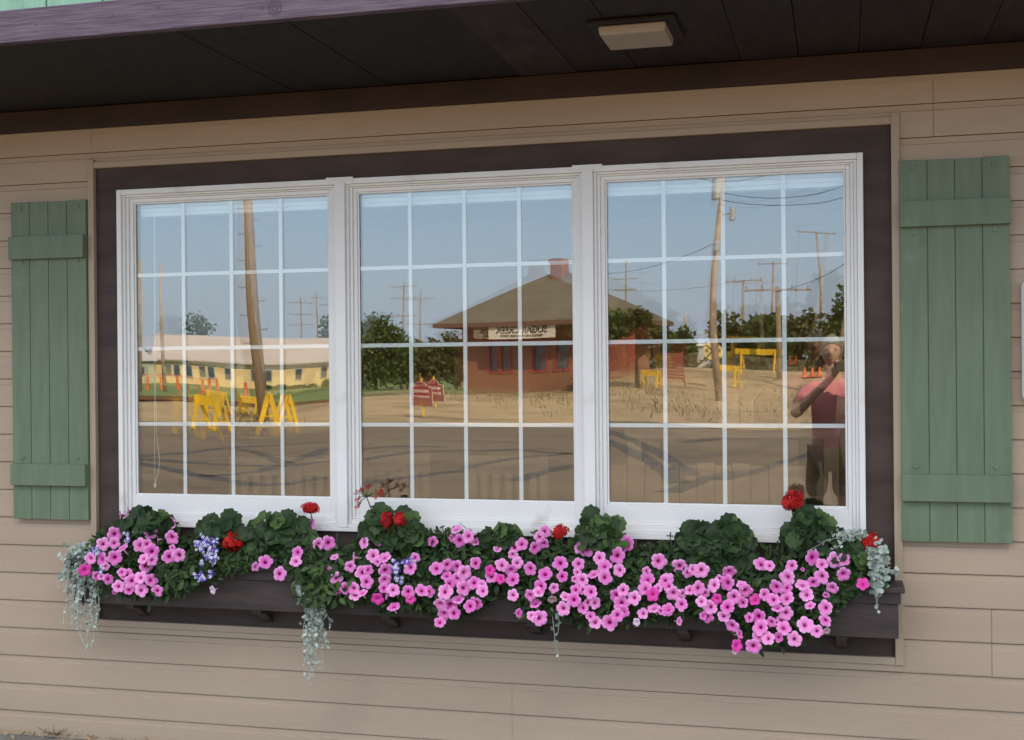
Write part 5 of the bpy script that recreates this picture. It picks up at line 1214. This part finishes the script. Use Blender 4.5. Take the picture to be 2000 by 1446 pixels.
# bright high cloud added overhead, unseen, to light the wall; darker blue towards horizon
tc = N.new('ShaderNodeTexCoord'); sz = N.new('ShaderNodeSeparateXYZ'); L.new(tc.outputs['Generated'], sz.inputs[0])
nz = N.new('ShaderNodeTexNoise'); nz.inputs['Scale'].default_value = 2.2; nz.inputs['Detail'].default_value = 5; L.new(tc.outputs['Generated'], nz.inputs['Vector'])
ad = N.new('ShaderNodeMath'); ad.operation = 'MULTIPLY_ADD'; ad.inputs[1].default_value = .25; L.new(nz.outputs['Fac'], ad.inputs[0]); L.new(sz.outputs['Z'], ad.inputs[2])
mr = N.new('ShaderNodeMapRange'); mr.interpolation_type = 'SMOOTHSTEP'; mr.inputs['From Min'].default_value = .30; mr.inputs['From Max'].default_value = .85; L.new(ad.outputs[0], mr.inputs['Value'])
hs = N.new('ShaderNodeHueSaturation'); hs.inputs['Saturation'].default_value = 1.0; hs.inputs['Value'].default_value = SKY_LOW; L.new(sk.outputs['Color'], hs.inputs['Color'])
mx = N.new('ShaderNodeMix'); mx.data_type = 'RGBA'; L.new(mr.outputs[0], mx.inputs['Factor']); L.new(hs.outputs['Color'], mx.inputs[6]); mx.inputs[7].default_value = SKY_ADDED_VEIL
hz = N.new('ShaderNodeMapRange'); hz.interpolation_type = 'SMOOTHSTEP'; hz.inputs['From Min'].default_value = .0; hz.inputs['From Max'].default_value = .22; hz.inputs['To Min'].default_value = .9; hz.inputs['To Max'].default_value = 0.; L.new(sz.outputs['Z'], hz.inputs['Value'])
m3 = N.new('ShaderNodeMix'); m3.data_type = 'RGBA'; L.new(hz.outputs[0], m3.inputs['Factor']); L.new(mx.outputs[2], m3.inputs[6]); m3.inputs[7].default_value = (3.2, 3.7, 4.65, 1)
L.new(m3.outputs[2], N['Background'].inputs['Color']); N['Background'].inputs['Strength'].default_value = .13
cd = bpy.data.cameras.new('view'); cd.sensor_width = 36; cd.sensor_fit = 'HORIZONTAL'; cd.lens = F/2000*36; cd.clip_start = .01; cd.clip_end = 4000
co = bpy.data.objects.new('view', cd); COL.objects.link(co)
co.matrix_world = Matrix.Translation(CAM) @ Matrix((_r, _u, -_fw)).transposed().to_4x4()
scene.camera = co
vs_ = scene.view_settings; vs_.view_transform = 'Standard'; vs_.look = 'None'; vs_.gamma = 1; vs_.exposure = 1.80
cy_ = scene.cycles; cy_.use_denoising = True; cy_.max_bounces = 10; cy_.transparent_max_bounces = 16; cy_.glossy_bounces = 4; cy_.diffuse_bounces = 4; cy_.sample_clamp_indirect = 6; cy_.caustics_reflective = False; cy_.caustics_refractive = False
